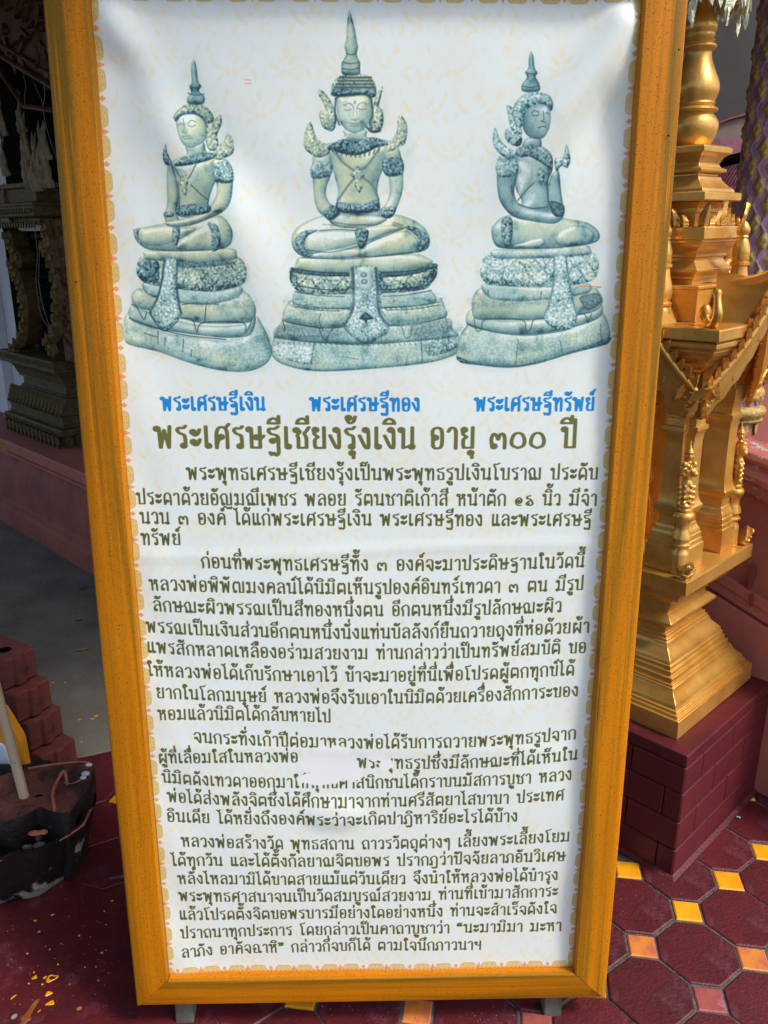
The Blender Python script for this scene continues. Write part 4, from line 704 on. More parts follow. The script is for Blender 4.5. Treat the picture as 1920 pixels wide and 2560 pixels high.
# yellow paint splashes, grit and stones on the painted floor
sp = MB()
def drop(x, y, r, z=.0032, asp=1., rot=0., ring=False, n=14):
    P = []; 
    for k_ in range(n):
        t = 2*math.pi*k_/n; rr = r * (1 + .22*math.sin(t*3 + x*90) + .15*random.uniform(-1, 1)); a_, b_ = rr*math.cos(t), rr*asp*math.sin(t)
        P.append((x + a_*math.cos(rot) - b_*math.sin(rot), y + a_*math.sin(rot) + b_*math.cos(rot)))
    lo = [(p[0], p[1], z) for p in P]; hi = [(x + (p[0]-x)*.7, y + (p[1]-y)*.7, z + .0012) for p in P]
    if ring:
        inn = [(x + (p[0]-x)*.62, y + (p[1]-y)*.62, z) for p in P]; hi = [(x + (p[0]-x)*.8, y + (p[1]-y)*.8, z + .0012) for p in P]
        sp.rings([lo, hi, inn], cap=False)
    else: sp.rings([lo, hi], cap=True)
for px, py, r, a_, rot, rg in [(86, 2444, .0065, .75, .6, 0), (112, 2444, .005, .6, .8, 0), (129, 2446, .013, .75, .6, 1), (122, 2452, .006, .8, 0, 0), (122, 2484, .008, .8, .5, 0), (126, 2508, .009, .7, .3, 0), (131, 2287, .0045, .6, .5, 0), (88, 2302, .004, .7, 0, 0), (280, 2252, .0035, .8, 0, 0), (198, 2339, .003, .8, 0, 0), (255, 2382, .0035, .8, 0, 0), (33, 2493, .007, .25, .9, 0), (68, 2384, .003, .8, 0, 0), (145, 2411, .0025, 1, 0, 0), (212, 2418, .002, 1, 0, 0), (246, 2451, .0022, 1, 0, 0), (106, 2461, .003, .8, 0, 0), (72, 2459, .0022, 1, 0, 0), (265, 2312, .0016, 1, 0, 0), (85, 2431, .0022, 1, 0, 0), (174, 2461, .0015, 1, 0, 0), (98, 2528, .004, .3, 1., 0), (124, 2374, .003, .5, .4, 0), (240, 2417, .002, 1, 0, 0)]:
    q = on_z(px, py, .003); drop(q[0], q[1], r, asp=a_, rot=rot, ring=rg)
for _ in range(14):
    px, py = rng.uniform(10, 330), rng.uniform(2290, 2550); q = on_z(px, py, .003); drop(q[0], q[1], rng.uniform(.0005, .0012))
o = sp.obj('paint_splashes', PAINTY); tag(o, kind='stuff')
sm = MB(); q0 = on_z(93, 2500, .003); q1 = on_z(62, 2550, .003)
drop_m = bpy.data.materials.new('smeared_paint'); drop_m = mat('smeared_paint', (138, 86, 34), (120, 60, 34), 40, .5)
sm.rings([[(q0[0]-.004, q0[1], .0034), (q0[0]+.006, q0[1]+.004, .0034)], [((q0[0]+q1[0])/2-.006, (q0[1]+q1[1])/2, .0036), ((q0[0]+q1[0])/2+.006, (q0[1]+q1[1])/2, .0036)], [(q1[0]-.009, q1[1], .0034), (q1[0]+.008, q1[1], .0034)]], cap=False, closed=False)
sp = sm; drop(q1[0], q1[1], .011, .0033); tag(sm.obj('paint_smear', drop_m), kind='stuff')
gr = MB()
for _ in range(150):
    if _ < 60: q = on_z(rng.uniform(0, 330), rng.uniform(2200, 2555), .003)
    elif _ < 100: q = on_z(rng.uniform(1540, 1915), rng.uniform(2050, 2555), .003)
    else: q = on_z(rng.uniform(700, 1400), rng.uniform(2515, 2558), .003)
    r = rng.uniform(.0006, .0018); gr.ball((q[0], q[1], .0035), (r, r*.8, r*.6), 5)
tag(gr.obj('grit', STONE), kind='stuff')
def pebble(px, py, r, lab, m=STONE, z=.003, name='pebble', cat='pebble'):
    q = on_z(px, py, z); o = MB().ball((0, 0, 0), (r, r*.7, r*.55), 8).obj(name, m, smooth=60, loc=(q[0], q[1], z + r*.5), rz=r*900); tag(o, lab, cat)
pebble(98, 2331, .0042, 'grey pebble on the maroon floor below the charred clay pot'); pebble(198, 2525, .0075, 'brown dried seed pod lying near the bottom edge, left of the notice board', LEAFD, name='seed_pod', cat='seed pod')
pebble(36, 2545, .008, 'whitish pebble in the bottom left corner of the maroon floor'); pebble(153, 2360, .0028, 'small white chip on the maroon floor above the yellow paint splashes'); pebble(261, 2279, .003, 'small grey pebble beside the lower left side of the notice board')
q = on_z(1846, 2045, .004); o = MB().box((0, 0, 0), (.011, .0045, .004)).obj('plaster_chip', WHITE_W, bevel=.001, loc=(q[0], q[1], .007), rz=-.6); tag(o, 'short white plaster chip on the octagon tiles beside the maroon plinth', 'plaster chip')
# ------------------------------------------------------------------ maroon block plinth
RP = R(43.3)
pl = empty('brick_plinth', (SC0[0], SC0[1], 0), RP); tag(pl, 'square maroon painted brick plinth carrying the golden shrine', 'plinth')
HP = .265; MB().box((0, 0, .180), (HP*2-.012, HP*2-.012, .375)).obj('core', MAROON, pl)
MB().box((0, 0, .362), (HP*2, HP*2, .036)).obj('cap_slab', MAROON, pl, bevel=.004)
rows = [0.0, .088, .176, .264, .343]
for r_ in range(4):
    z0, z1 = rows[r_], rows[r_+1]
    for face in range(4):
        x = -HP; first = .10 if (r_ + face) % 2 else .19
        while x < HP - .004:
            L_ = min(first if x == -HP else .19, HP - x);
            if HP - x - L_ < .04: L_ = HP - x
            c_ = (x + L_/2, -HP + .008); a_ = face * math.pi/2
            pr_ = random.uniform(0, .0012)
            b_ = MB().box((0, 0, 0), (L_ - .0028, .017, z1 - z0 - .0028)).obj('brick', MAROON, pl, bevel=.003)
            ca, sa = math.cos(a_), math.sin(a_); yy = c_[1] - pr_
            b_.location = (c_[0]*ca - yy*sa, c_[0]*sa + yy*ca, (z0+z1)/2 + .001); b_.rotation_euler = (0, 0, a_); x += L_
MB().rings([[(s*(HP+.012)*(1 if i in (1, 2) else -1), (HP+.012)*(1 if i in (2, 3) else -1), z_) if False else (((HP+e)*(1 if i in (1, 2) else -1)), (HP+e)*(1 if i in (2, 3) else -1), z_) for i in range(4)] for s, e, z_ in ((1, .014, .0045), (1, .002, .012))], cap=False).obj('mortar_skirt', MAROON_F, pl)
# ------------------------------------------------------------------ golden shrine
sh = empty('golden_shrine', (.815, .81, .38), R(42.5)); tag(sh, 'golden painted Thai spirit shrine with tall turned spire on the maroon plinth', 'shrine')
tl = R(1.3); ax_ = Vector((0, -1, 0)); sh.rotation_euler = (Matrix.Rotation(tl, 3, ax_) @ Matrix.Rotation(R(42.5), 3, 'Z')).to_euler()
SQ = [(-1, -1), (1, -1), (1, 1), (-1, 1)]
def sqprof(name, prof, m=GOLD, parent=sh, bev=.0012, dense=False):
    return MB().lathe((0, 0, 0), prof, sq=SQ).obj(name, m, parent, smooth=25, bevel=bev)
def cy(a, b, n=6):                       # ogee between two (half, z) points
    return [(a[0] + (b[0]-a[0]) * (t - math.sin(2*math.pi*t)*.13), a[1] + (b[1]-a[1]) * t) for t in np.linspace(0, 1, n)]
sqprof('base_moulding', [(.222, 0), (.222, .052), (.214, .0525), (.214, .061), (.2075, .0615), (.2075, .069), (.203, .070)] + cy((.201, .072), (.176, .112), 8) + [(.172, .113), (.172, .119), (.166, .120), (.166, .128), (.165, .134), (.158, .135), (.158, .148), (.153, .149), (.153, .160)] + cy((.149, .162), (.122, .208), 8) + [(.118, .209), (.118, .216), (.113, .217), (.113, .226), (.105, .227), (.105, .240), (.116, .250), (.131, .262), (.131, .270), (.113, .284), (.108, .286), (.108, .298), (.113, .300), (.113, .310), (.119, .312), (.119, .326), (.128, .328)] + cy((.130, .330), (.158, .352), 6) + [(.160, .354), (.160, .368), (.168, .370), (.168, .386)])
sqprof('lower_slab', [(.190, .387), (.192, .389), (.192, .426), (.190, .428)], bev=.002)
NP = [(-1, -.42), (-.42, -.42), (-.42, -1), (1, -1), (1, 1), (-1, 1)]
PROF = [(.054, .4285), (.054, .494), (.050, .496), (.050, .507), (.0475, .509), (.0475, .522), (.045, .524)] + cy((.045, .525), (.036, .550), 6) + [(.034, .552), (.034, .574), (.037, .576), (.042, .585), (.0445, .592), (.0445, .597), (.040, .604), (.0355, .618), (.0335, .640), (.033, .70), (.033, .762), (.035, .785), (.041, .796), (.041, .806), (.035, .808), (.034, .826), (.036, .827), (.036, .834), (.0385, .836), (.041, .852), (.043, .868), (.043, .876), (.036, .878), (.035, .894), (.038, .900), (.041, .912), (.041, .935)]
for sx in (-1, 1):
    for sy in (-1, 1):
        plan = [(a * -sx if False else a * (1 if sx < 0 else -1), b * (1 if sy < 0 else -1)) for a, b in NP]
        if sx * sy < 0: plan = plan[::-1]
        MB().lathe((sx*.108, sy*.108, 0), PROF, sq=plan).obj('corner_pier', GOLD, sh, smooth=25, bevel=.0008)
        # little turned stand and praying guardian in the notch of the pier
        cx, cy_ = sx*.143, sy*.143
        MB().lathe((cx, cy_, 0), [(.024, .429), (.025, .432), (.0225, .44), (.0225, .480), (.0215, .486), (.017, .492), (.0165, .498), (.023, .503), (.024, .508), (.018, .512), (.018, .520), (.024, .524), (.022, .535), (.017, .545), (.016, .560), (.021, .572), (.025, .578), (.026, .584), (.024, .590), (.020, .594)], 20).obj('turned_stand', GOLD, sh, smooth=50)
        if (sx, sy) in ((-1, -1), (1, -1)):
            F_ = MB(); z0 = .594; d_ = Vector((sx, sy, 0)).normalized(); s_ = Vector((-d_.y, d_.x, 0))
            def fb(f, s, z, r): F_.ball((cx + d_.x*f + s_.x*s, cy_ + d_.y*f + s_.y*s, z0 + z), r, 10)
            fb(0, 0, .006, (.020, .020, .008)); fb(.002, 0, .016, (.017, .017, .009))
            for zz, ww in ((.028, .014), (.042, .017), (.058, .019), (.075, .017), (.088, .012)): fb(.002, 0, zz, (ww*.8, ww*.8, .012))
            for zz in (.022, .036, .050, .064):
                for s2 in (-1, 1): fb(.003, s2*.017, zz, .0062); fb(.012, s2*.008, zz + .004, .005)
            for s2 in (-1, 1): fb(.003, s2*.014, .112, (.009, .009, .013)); fb(.010, s2*.014, .100, .0085); fb(.014, s2*.007, .108, .0065); fb(.006, s2*.012, .124, .008)
            fb(.015, 0, .115, (.005, .005, .010)); fb(0, 0, .105, (.013, .013, .02)); fb(0, 0, .128, .006)
            fb(.001, 0, .143, (.0088, .0088, .011)); fb(.009, 0, .141, (.0025, .0025, .004)); fb(0, -.010, .141, (.003, .003, .006)); fb(0, .010, .141, (.003, .003, .006))
            fb(0, 0, .153, (.0115, .0115, .0035)); fb(0, 0, .158, (.008, .008, .005)); fb(0, 0, .165, (.005, .005, .006)); fb(0, 0, .174, (.0025, .0025, .011))
            F_.obj('guardian_figure', GOLD, sh, vox=.0022)
MB().box((.085, 0, .67), (.012, .20, .485)).obj('cell_wall', GOLD, sh); MB().box((-.003, .085, .67), (.162, .012, .485)).obj('cell_wall', GOLD, sh); MB().box((0, 0, .930), (.20, .20, .012)).obj('cell_ceiling', GOLD, sh)
for a_ in (0, 1, 2, 3):
    M_ = Matrix.Rotation(a_*math.pi/2, 3, 'Z'); W_ = MB()
    W_.box(tuple(M_ @ Vector((0, -.090, .905))), (.13, .03, .05), M=M_); 
    W_.obj('lintel', GOLD, sh, bevel=.001)
sqprof('eave_corbel', [(.128, .934), (.150, .936), (.150, .944), (.157, .946)] + cy((.158, .947), (.176, .965), 5) + [(.178, .967), (.178, .974), (.186, .976)] + cy((.188, .978), (.206, .996), 5) + [(.208, .998), (.208, 1.004), (.216, 1.008), (.218, 1.012), (.218, 1.020), (.214, 1.024)], bev=.0008)
sqprof('eave_slab', [(.222, 1.026), (.224, 1.028), (.224, 1.052), (.221, 1.055)], bev=.0015)
sqprof('upper_box', [(.108, 1.0555), (.106, 1.06), (.106, 1.130), (.109, 1.132), (.109, 1.139), (.104, 1.141)])
sqprof('upper_cornice', [(.074, 1.1415), (.074, 1.152), (.080, 1.153), (.080, 1.160)] + [(.093, 1.170), (.094, 1.176), (.082, 1.186), (.076, 1.196), (.076, 1.203), (.081, 1.204), (.081, 1.212)] + cy((.083, 1.213), (.101, 1.236), 7) + [(.103, 1.238), (.103, 1.244), (.111, 1.246), (.111, 1.272), (.109, 1.274)])
sqprof('crown_neck', [(.060, 1.2745), (.060, 1.305), (.066, 1.306), (.066, 1.316), (.074, 1.322), (.080, 1.330)])
sqprof('crown_slab', [(.094, 1.331), (.096, 1.333), (.096, 1.350), (.084, 1.352), (.081, 1.360), (.072, 1.366), (.060, 1.380), (.057, 1.388)])
sqprof('spire_foot', [(.052, 1.3885), (.052, 1.394), (.066, 1.398), (.067, 1.404), (.056, 1.410), (.052, 1.417), (.060, 1.432), (.072, 1.440), (.073, 1.452), (.066, 1.456)])
spf = [(.040, 1.4565), (.046, 1.462), (.055, 1.478), (.060, 1.496), (.058, 1.512), (.049, 1.524), (.046, 1.529), (.053, 1.532), (.056, 1.537), (.051, 1.542), (.045, 1.545), (.049, 1.550), (.046, 1.554), (.049, 1.562), (.054, 1.576), (.053, 1.594), (.044, 1.615), (.036, 1.634), (.031, 1.650), (.030, 1.662), (.036, 1.666), (.040, 1.672), (.036, 1.678), (.032, 1.681), (.035, 1.686), (.032, 1.690), (.034, 1.695), (.033, 1.699), (.037, 1.706), (.038, 1.716), (.034, 1.728), (.028, 1.740), (.026, 1.752), (.029, 1.775), (.024, 1.80), (.018, 1.84), (.014, 1.90), (.008, 2.0), (.002, 2.1)]
MB().lathe((0, 0, 0), [tuple(p) for p in smoothpts(spf, 2)], 36).obj('spire', GOLD, sh, smooth=50)
UF = MB(); rr_ = random.Random(5)
UF.lathe((0, 0, 0), [(.030, 1.795), (.098, 1.780), (.100, 1.788), (.030, 1.816)], 24)
for tier, (rd, zz, n_, h_) in enumerate([(.098, 1.780, 40, .046), (.088, 1.766, 26, .034), (.100, 1.79, 34, .030)]):
    for k_ in range(n_):
        t = 2*math.pi*(k_ + rr_.random()*.4)/n_; L_ = h_ * rr_.uniform(.7, 1.25)
        UF.leaf((rd*math.cos(t), rd*math.sin(t), zz + .006), L_, .020, .006, (-math.sin(t), math.cos(t), 0), (rr_.uniform(-.25, .25), rr_.uniform(-.25, .25), -1), 2, rr_.uniform(-.3, .3))
for k_ in range(8):
    t = 2*math.pi*(k_ + .35)/8; x_, y_ = .098*math.cos(t), .098*math.sin(t)
    UF.tube([(x_, y_, 1.78), (x_, y_, 1.745)], .0012, 5); UF.leaf((x_, y_, 1.752), .046, .022, .006, (-math.sin(t), math.cos(t), 0), (0, .1, -1), 3); UF.leaf((x_, y_, 1.732), .036, .014, .006, (math.cos(t), math.sin(t), 0), (0, 0, -1), 2)
UF.obj('umbrella_fringe', FOIL, sh, smooth=40)
# crowns of flame leaves round the neck
for a_ in range(4):
    M_ = Matrix.Rotation(a_*math.pi/2, 3, 'Z'); K = MB()
    def lf_(x, y, z, h, w_, th, tilt=.0, curl=0, lob=3):
        up = M_ @ Vector((0, -math.sin(tilt), math.cos(tilt))); K.leaf(tuple(M_ @ Vector((x, y, z))), h, w_, th, tuple(M_ @ Vector((1, 0, 0))), tuple(up), lob, curl)
    lf_(0, -.098, 1.272, .062, .040, .010, .1); 
    for s2 in (-1, 1): lf_(s2*.030, -.098, 1.272, .044, .026, .008, .1, s2*-.3); lf_(s2*.054, -.098, 1.272, .030, .022, .008, .1, s2*-.2); lf_(s2*.012, -.104, 1.272, .022, .014, .006, .15)
    K.tube([tuple(M_ @ Vector((x, -.100, 1.274 + .028*math.cos(x*26)))) for x in np.linspace(-.05, .05, 9)], .0035, 6)
    for k_ in range(9): K.ball(tuple(M_ @ Vector((-.044 + k_*.011, -.107, 1.277))), .0032, 6)
    K.obj('crown_leaf_panel', GOLD, sh, smooth=40)
for sx in (-1, 1):
    for sy in (-1, 1):
        K = MB(); dg = Vector((sx, sy, 0)).normalized(); tn = Vector((-dg.y, dg.x, 0))
        K.leaf((sx*.098, sy*.098, 1.272), .058, .03, .010, tuple(tn), tuple((Vector((0, 0, 1)) + dg*.35).normalized()), 3, .2)
        K.ball((sx*.094, sy*.094, 1.282), (.010, .010, .012), 8); K.obj('corner_antefix', GOLD, sh, smooth=40)
        K = MB()                          # upturned naga hook on the eave corner
        b0 = Vector((sx*.205, sy*.205, 1.056)); P_ = [b0 - dg*.075 + Vector((0, 0, .02)), b0 - dg*.040 + Vector((0, 0, .004)), b0 - dg*.012 + Vector((0, 0, .006)), b0 + dg*.004 + Vector((0, 0, .030)), b0 - dg*.004 + Vector((0, 0, .056)), b0 - dg*.012 + Vector((0, 0, .076))]
        K.tube(smoothpts(P_, 5), list(np.interp(np.linspace(0, 1, 26), [0, .3, .6, .85, 1], [.006, .013, .011, .008, .010])), 10)
        K.ball(tuple(P_[-1]), (.011, .011, .010), 10); K.ball(tuple(P_[0] + Vector((0, 0, .008))), (.016, .014, .020), 10)
        K.obj('eave_hook', GOLD, sh, smooth=60, vox=.003)
        K = MB(); K.leaf((sx*.168, sy*.168, .427), .052, .060, .020, tuple(tn), tuple((Vector((0, 0, 1)) + dg*.55).normalized()), 4, .25)
        for _ in range(26):
            t, e = random.random(), random.uniform(-.5, .5); K.ball(tuple(Vector((sx*.170, sy*.170, .429)) + dg*(t*.022 + .004) + tn*e*.045*(1 - t*.7) + Vector((0, 0, t*.040))), random.uniform(.003, .0055), 6)
        K.obj('slab_antefix', GOLD, sh, smooth=50)
# gabled pediments on the four faces
for a_ in range(4):
    M_ = Matrix.Rotation(a_*math.pi/2, 3, 'Z'); T = lambda x, y, z: tuple(M_ @ Vector((x, y, z)))
    K = MB(); A0, PK = np.array([.158, -.176, .905]), np.array([0, -.262, 1.170])
    for s2 in (-1, 1):
        a3, p3 = A0 * [s2, 1, 1], PK; pts = [a3*(1-t) + p3*t + np.array([0, -.010*math.sin(math.pi*t), -.018*math.sin(math.pi*t)]) for t in np.linspace(0, 1, 12)]
        K.tube([T(*p) for p in pts], .0085, 8)
        K.tube([T(*(p + [0, .012, -.030])) for p in pts[:-1]], .005, 6)
        K.rings([[T(*(p + [0, -.004, .004])), T(*(p + [0, .012, .002])), T(*(p + [-s2*.022, .030, -.074 - .008*(i_ % 2)])), T(*(p + [-s2*.022, .016, -.076 - .008*(i_ % 2)]))] for i_, p in enumerate(pts)])
        for i in range(11):
            p = pts[i]*.5 + pts[i+1]*.5; K.leaf(T(p[0], p[1], p[2] + .004), .030, .026, .008, T(s2*-.5, -.1, .85) , T(s2*.75, -.25, .65), 2, .3)
        for _ in range(230):
            t = random.uniform(0, .97); d = random.uniform(.004, .085); p = pts[0]*(1-t) + pts[-1]*t; K.ball(T(p[0] - s2*d*.35, p[1] + d*.25 - .004, p[2] - d*.95), random.uniform(.0032, .0085), 6)
        for i in range(12):
            t = .04 + i/12; p = pts[0]*(1-t) + pts[-1]*t; K.leaf(T(p[0] - s2*.012, p[1] + .012, p[2] - .080 + .03*(i % 2)), .052, .034, .010, T(1, 0, 0), T(s2*.3, -.2, 1), 3, s2*.4)
        K.leaf(T(a3[0], a3[1]-.012, a3[2]-.012), .055, .04, .014, T(s2*.4, -.1, .9), T(s2*.95, -.3, .3), 3, .3)
    K.obj('gable_bargeboard', GOLD, sh, smooth=50)
    K = MB(); K.add([T(-.15, -.172, .925), T(.15, -.172, .925), T(0, -.235, 1.15), T(-.15, -.160, .925), T(.15, -.160, .925), T(0, -.10, 1.17)], [(0, 1, 2), (0, 2, 5, 3), (1, 4, 5, 2), (3, 5, 4), (0, 3, 4, 1)]); K.obj('gable_panel', GOLD, sh)
    K = MB(); K.tube([T(*p) for p in smoothpts([(0, -.285, 1.19), (0, -.262, 1.178), (0, -.20, 1.150), (0, -.11, 1.135)], 4)], [.010]*4 + [.015]*9, 12); K.leaf(T(0, -.272, 1.18), .12, .036, .016, T(0, -1, .2), T(0, -.25, 1), 3, .3); K.obj('gable_ridge', GOLD, sh, smooth=50)
for sx, sy in ((.150, -.055), (-.150, .055), (.055, .150), (-.055, -.150)) if False else ((.028, -.140), (.140, .028), (-.028, .140), (-.140, -.028)):
    tf = [(.022, 1.056), (.027, 1.064), (.029, 1.076), (.024, 1.090), (.022, 1.092), (.028, 1.095), (.029, 1.100), (.023, 1.104), (.026, 1.112), (.028, 1.126), (.025, 1.146), (.019, 1.170), (.018, 1.180), (.023, 1.184), (.023, 1.190), (.019, 1.192), (.021, 1.197), (.020, 1.204), (.021, 1.212), (.020, 1.222), (.015, 1.238), (.012, 1.244), (.014, 1.248), (.012, 1.252), (.016, 1.260), (.0155, 1.268), (.009, 1.280), (.001, 1.288)]
    MB().lathe((sx, sy, 0), tf, 24).obj('turned_finial', GOLD, sh, smooth=50)
# ------------------------------------------------------------------ temple frame of reference (u across, v along the walls)
AU = 43.3; ca_, sa_ = math.cos(R(AU)), math.sin(R(AU)); UD = np.array([ca_, sa_, 0]); VD = np.array([-sa_, ca_, 0])
def at_u(x, y, u):
    d = sight(x, y); P = CAM + d * ((u - CAM @ UD) / (d @ UD)); return float(P @ VD), float(P[2])
def prism(poly, d0, d1, axis='u'):       # polygon in (v, z) pushed along u (or in (x, z) pushed along y)
    a = [(d0, p[0], p[1]) for p in poly]; b = [(d1, p[0], p[1]) for p in poly]
    if axis == 'y': a = [(p[0], d0, p[1]) for p in poly]; b = [(p[0], d1, p[1]) for p in poly]
    return MB().rings([a, b])
# ---- stair wall with the curved coping, right of the shrine
U0 = 1.405
sw = empty('stair_wall', (0, 0, 0), R(AU)); tag(sw, 'terracotta painted stair wall with thick curved peeling coping behind the shrine', 'stair wall')
def sweep(path, prof, m, name, bevel=.002):
    pts = smoothpts(path, 8); rings = []
    for i, p in enumerate(pts):
        t = pts[min(i+1, len(pts)-1)] - pts[max(i-1, 0)]; t = t / np.linalg.norm(t); n = np.array([-t[1], t[0]])
        rings.append([(U0 - o, *(p + n * s)) for s, o in prof])
    return MB().rings(rings).obj(name, m, sw, smooth=35, bevel=bevel)
cpath = [(1.4, 1.10), (.7, 1.10), (.25, 1.085), (.0, 1.078), (-.10, 1.064), (-.20, 1.036), (-.34, .95), (-.48, .80), (-.62, .56), (-.75, .28)][::-1]
prism([(1.4, -.02), (1.4, 1.06), (.2, 1.05), (-.06, 1.04), (-.2, .98), (-.34, .88), (-.48, .72), (-.60, .48), (-.72, .2), (-.74, -.02)], U0 + .012, U0 + .2).obj('upper_wall', TERRA, sw)
sweep(cpath, [(0, -.06), (0, .02), (-.006, .034), (-.022, .040), (-.034, .034), (-.037, .024), (-.043, .026), (-.050, .036), (-.066, .044), (-.082, .040), (-.092, .026), (-.096, .016), (-.104, .018), (-.112, .022), (-.126, .016), (-.132, .004), (-.134, -.06)], TERRA_P, 'curved_coping')
zl = lambda v, k: k + .33 * (v + .05)
prism([(1.2, -.02), (1.2, .9), (.6, zl(.6, .596)), (-.04, zl(-.04, .596)), (-.72, zl(-.72, .596)), (-.72, -.02)], U0 - .006, U0 + .03).obj('lower_wall', TERRA, sw, bevel=.003)
for a_, b_, o in ((.606, .640, .004), (.641, .676, .010)):
    prism([(.7, zl(.7, a_)), (.7, zl(.7, b_)), (-.72, zl(-.72, b_)), (-.72, zl(-.72, a_))], U0 - o, U0 + .03).obj('sloping_ledge', TERRA, sw, bevel=.004)
for px, py, L_ in ((1876, 1444, .075), (1878, 1500, .045)):
    v_, z_ = at_u(px, py, U0 - .012); MB().rings([[(U0 - .0125 + e_, v_ + .007*math.cos(t)*(1 + .3*math.sin(3*t)), z_ + L_/2*math.sin(t)) for t in np.linspace(0, 2*math.pi, 13)[:-1]] for e_ in (.02, 0)]).obj('rust_stain', mat('rust_stain', (134, 62, 44), (120, 58, 44), 30, .7), sw)
# ---- lattice column
cxp = on_y(1852, 900, 2.3); CX, CY = cxp[0], 2.3; RC = .100
zr = on_y(1872, 1040, 2.3 - .1)[2]
col = empty('lattice_column', (CX, CY, zr)); tag(col, 'round lilac temple column covered with gilded lozenge ornaments in a lattice', 'column')
MB().lathe((0, 0, 0), [(RC, .02), (RC, 2.6)], 40).obj('shaft', PURP, col, smooth=50)
MB().lathe((0, 0, 0), [(.10, -.040), (.118, -.034), (.124, -.024), (.110, -.018), (.112, -.012), (.128, -.004), (.134, .012), (.128, .028), (.112, .036), (.102, .04)], 40).obj('gilded_ring', COLGOLD, col, smooth=50)
MB().lathe((0, 0, 0), [(.098, -.9), (.098, -.038)], 32).obj('column_foot', TERRA, col, smooth=50)
def pad(wd, ht, dp, n=9, seed=3):
    m = MB(); V = []; rr = random.Random(seed)
    for j in range(n):
        for i in range(n):
            a, b = i/(n-1)*2-1, j/(n-1)*2-1; s, t = (a - b)/2, (a + b)/2; e = 1 - max(abs(a), abs(b))**2.5
            h = dp * (e * (.62 + .5*abs(math.sin(7*t + 3*abs(s)*3))*rr.uniform(.5, 1.1)))
            x = s*wd; V.append((x, -h - (RC - math.sqrt(max(RC*RC - x*x, 0)))*-1 , t*ht))
    F = [(j*n+i, j*n+i+1, (j+1)*n+i+1, (j+1)*n+i) for j in range(n-1) for i in range(n-1)]
    return m.add(V, [f[::-1] for f in F]).mesh('lozenge', COLGOLD, 70)
NC, PV = 8, .143; PAD = pad(.033, .057, .018)
for row in range(-0, 34):
    z = .085 + row * PV/2
    for k_ in range(NC):
        th = (k_ + (row % 2)*.5) * 2*math.pi/NC + .2; dx, dy = math.sin(th), -math.cos(th)
        if dy > .25: continue
        link('lozenge', PAD, col, (RC*dx*.995, RC*dy*.995, z), (0, 0, th))
for sgn in (1, -1):
    for k_ in range(NC):
        P_ = []; th0 = (k_ + .25 + (.0 if sgn > 0 else 0)) * 2*math.pi/NC + .2
        for q_ in range(0, 110): z = .045 + q_*.018; th = th0 + sgn * ((z - .085 )/PV) * 2*math.pi/NC; P_.append(((RC+.003)*math.sin(th), -(RC+.003)*math.cos(th), z))
        MB().tube(P_, .0062, 6).obj('lattice_rib', PURP, col, smooth=60)
LB = MB().leaf((0, 0, 0), .060, .038, .010, (1, 0, 0), (0, 0, -1), 3).mesh('pendant_leaf', COLGOLD, 40)
for k_ in range(10):
    th = k_ * 2*math.pi/10 + .15; link('pendant_leaf', LB, col, (.104*math.sin(th), -.104*math.cos(th), -.034), (0, 0, th))
# ---- walls and roofs behind
zp = on_y(1912, 850, 2.62)[2]
pw = MB().box((2.9, 2.72, zp/2), (3.2, .2, zp)).obj('porch_wall', mat('pink_wall', (186, 112, 102), (176, 100, 92), 3, .6, 0, .2, 40)); tag(pw, 'pink painted porch wall behind the lattice column at the right edge', 'wall')
z0 = on_y(1820, 398, 3.9)[2]
gw = empty('temple_wall', (0, 0, 0)); tag(gw, 'dark grey upper temple wall with a maroon arch line behind the shrine spire', 'wall')
MB().box((2.6, 4.1, z0 + 1.3), (4.4, .3, 2.6)).obj('wall_face', GREY_W, gw)
arc = [on_y(x, y, 3.93) for x, y in ((1700, 348), (1745, 330), (1790, 312), (1822, 299), (1850, 291), (1880, 286), (1930, 286))]
MB().tube(smoothpts(arc, 4), .011, 6).obj('arch_line', mat('maroon_line', (120, 44, 58), (104, 36, 48), 20), gw, smooth=60)
lp = [(p[0], p[2]) for p in arc]; lp += [(lp[-1][0], z0 + .01), (lp[0][0], z0 + .01)]
prism(lp, 3.938, 3.99, 'y').obj('arch_panel', mat('pinkish_panel', (150, 128, 124), (138, 118, 114), 4, .7), gw)
rf = empty('side_roof', (0, 0, 0)); tag(rf, 'pink ribbed tile roof seen between the shrine and the lattice column', 'roof')
rx, rz_ = on_y(1818, 520, 3.3)[[0, 2]]
MB().box((rx + .1, 3.42, rz_ - .1), (1.3, .04, .9)).obj('roof_bed', ROOFP, rf)
K = MB()
for i in range(-34, 35):
    for j in range(0, 14):
        s = i*.0175; a0 = np.array([rx + s - .10 + j*.021, 3.39, rz_ - .30 + j*.040 + s*0]); K.tube([tuple(a0), tuple(a0 + [.018, -.012, .036])], [.0085, .0068], 5)
o = K.obj('ribbed_tiles', ROOFP, rf, smooth=60); o['kind'] = 'stuff'
e0, e1 = on_y(1700, 430, 3.28), on_y(1860, 392, 3.28)
MB().tube([tuple(e0), tuple(e1)], .030, 6).obj('eave_gutter', BLACK, rf)
gp = MB(); g0 = on_y(1785, 690, 3.1); 
for _ in range(60): gp.leaf(tuple(g0 + [rng.uniform(-.12, .22), rng.uniform(-.05, .05), rng.uniform(-.14, .13)]), rng.uniform(.04, .09), .035, .006, (rng.uniform(-1, 1), .2, .3), (rng.uniform(-1, 1), -.3, rng.uniform(-1, 1)), 1)
o = gp.obj('green_shrub', mat('shrub_leaf', (40, 110, 60), (24, 84, 60), 10, .5)); tag(o, 'patch of green foliage showing between shrine and lattice column', 'shrub')
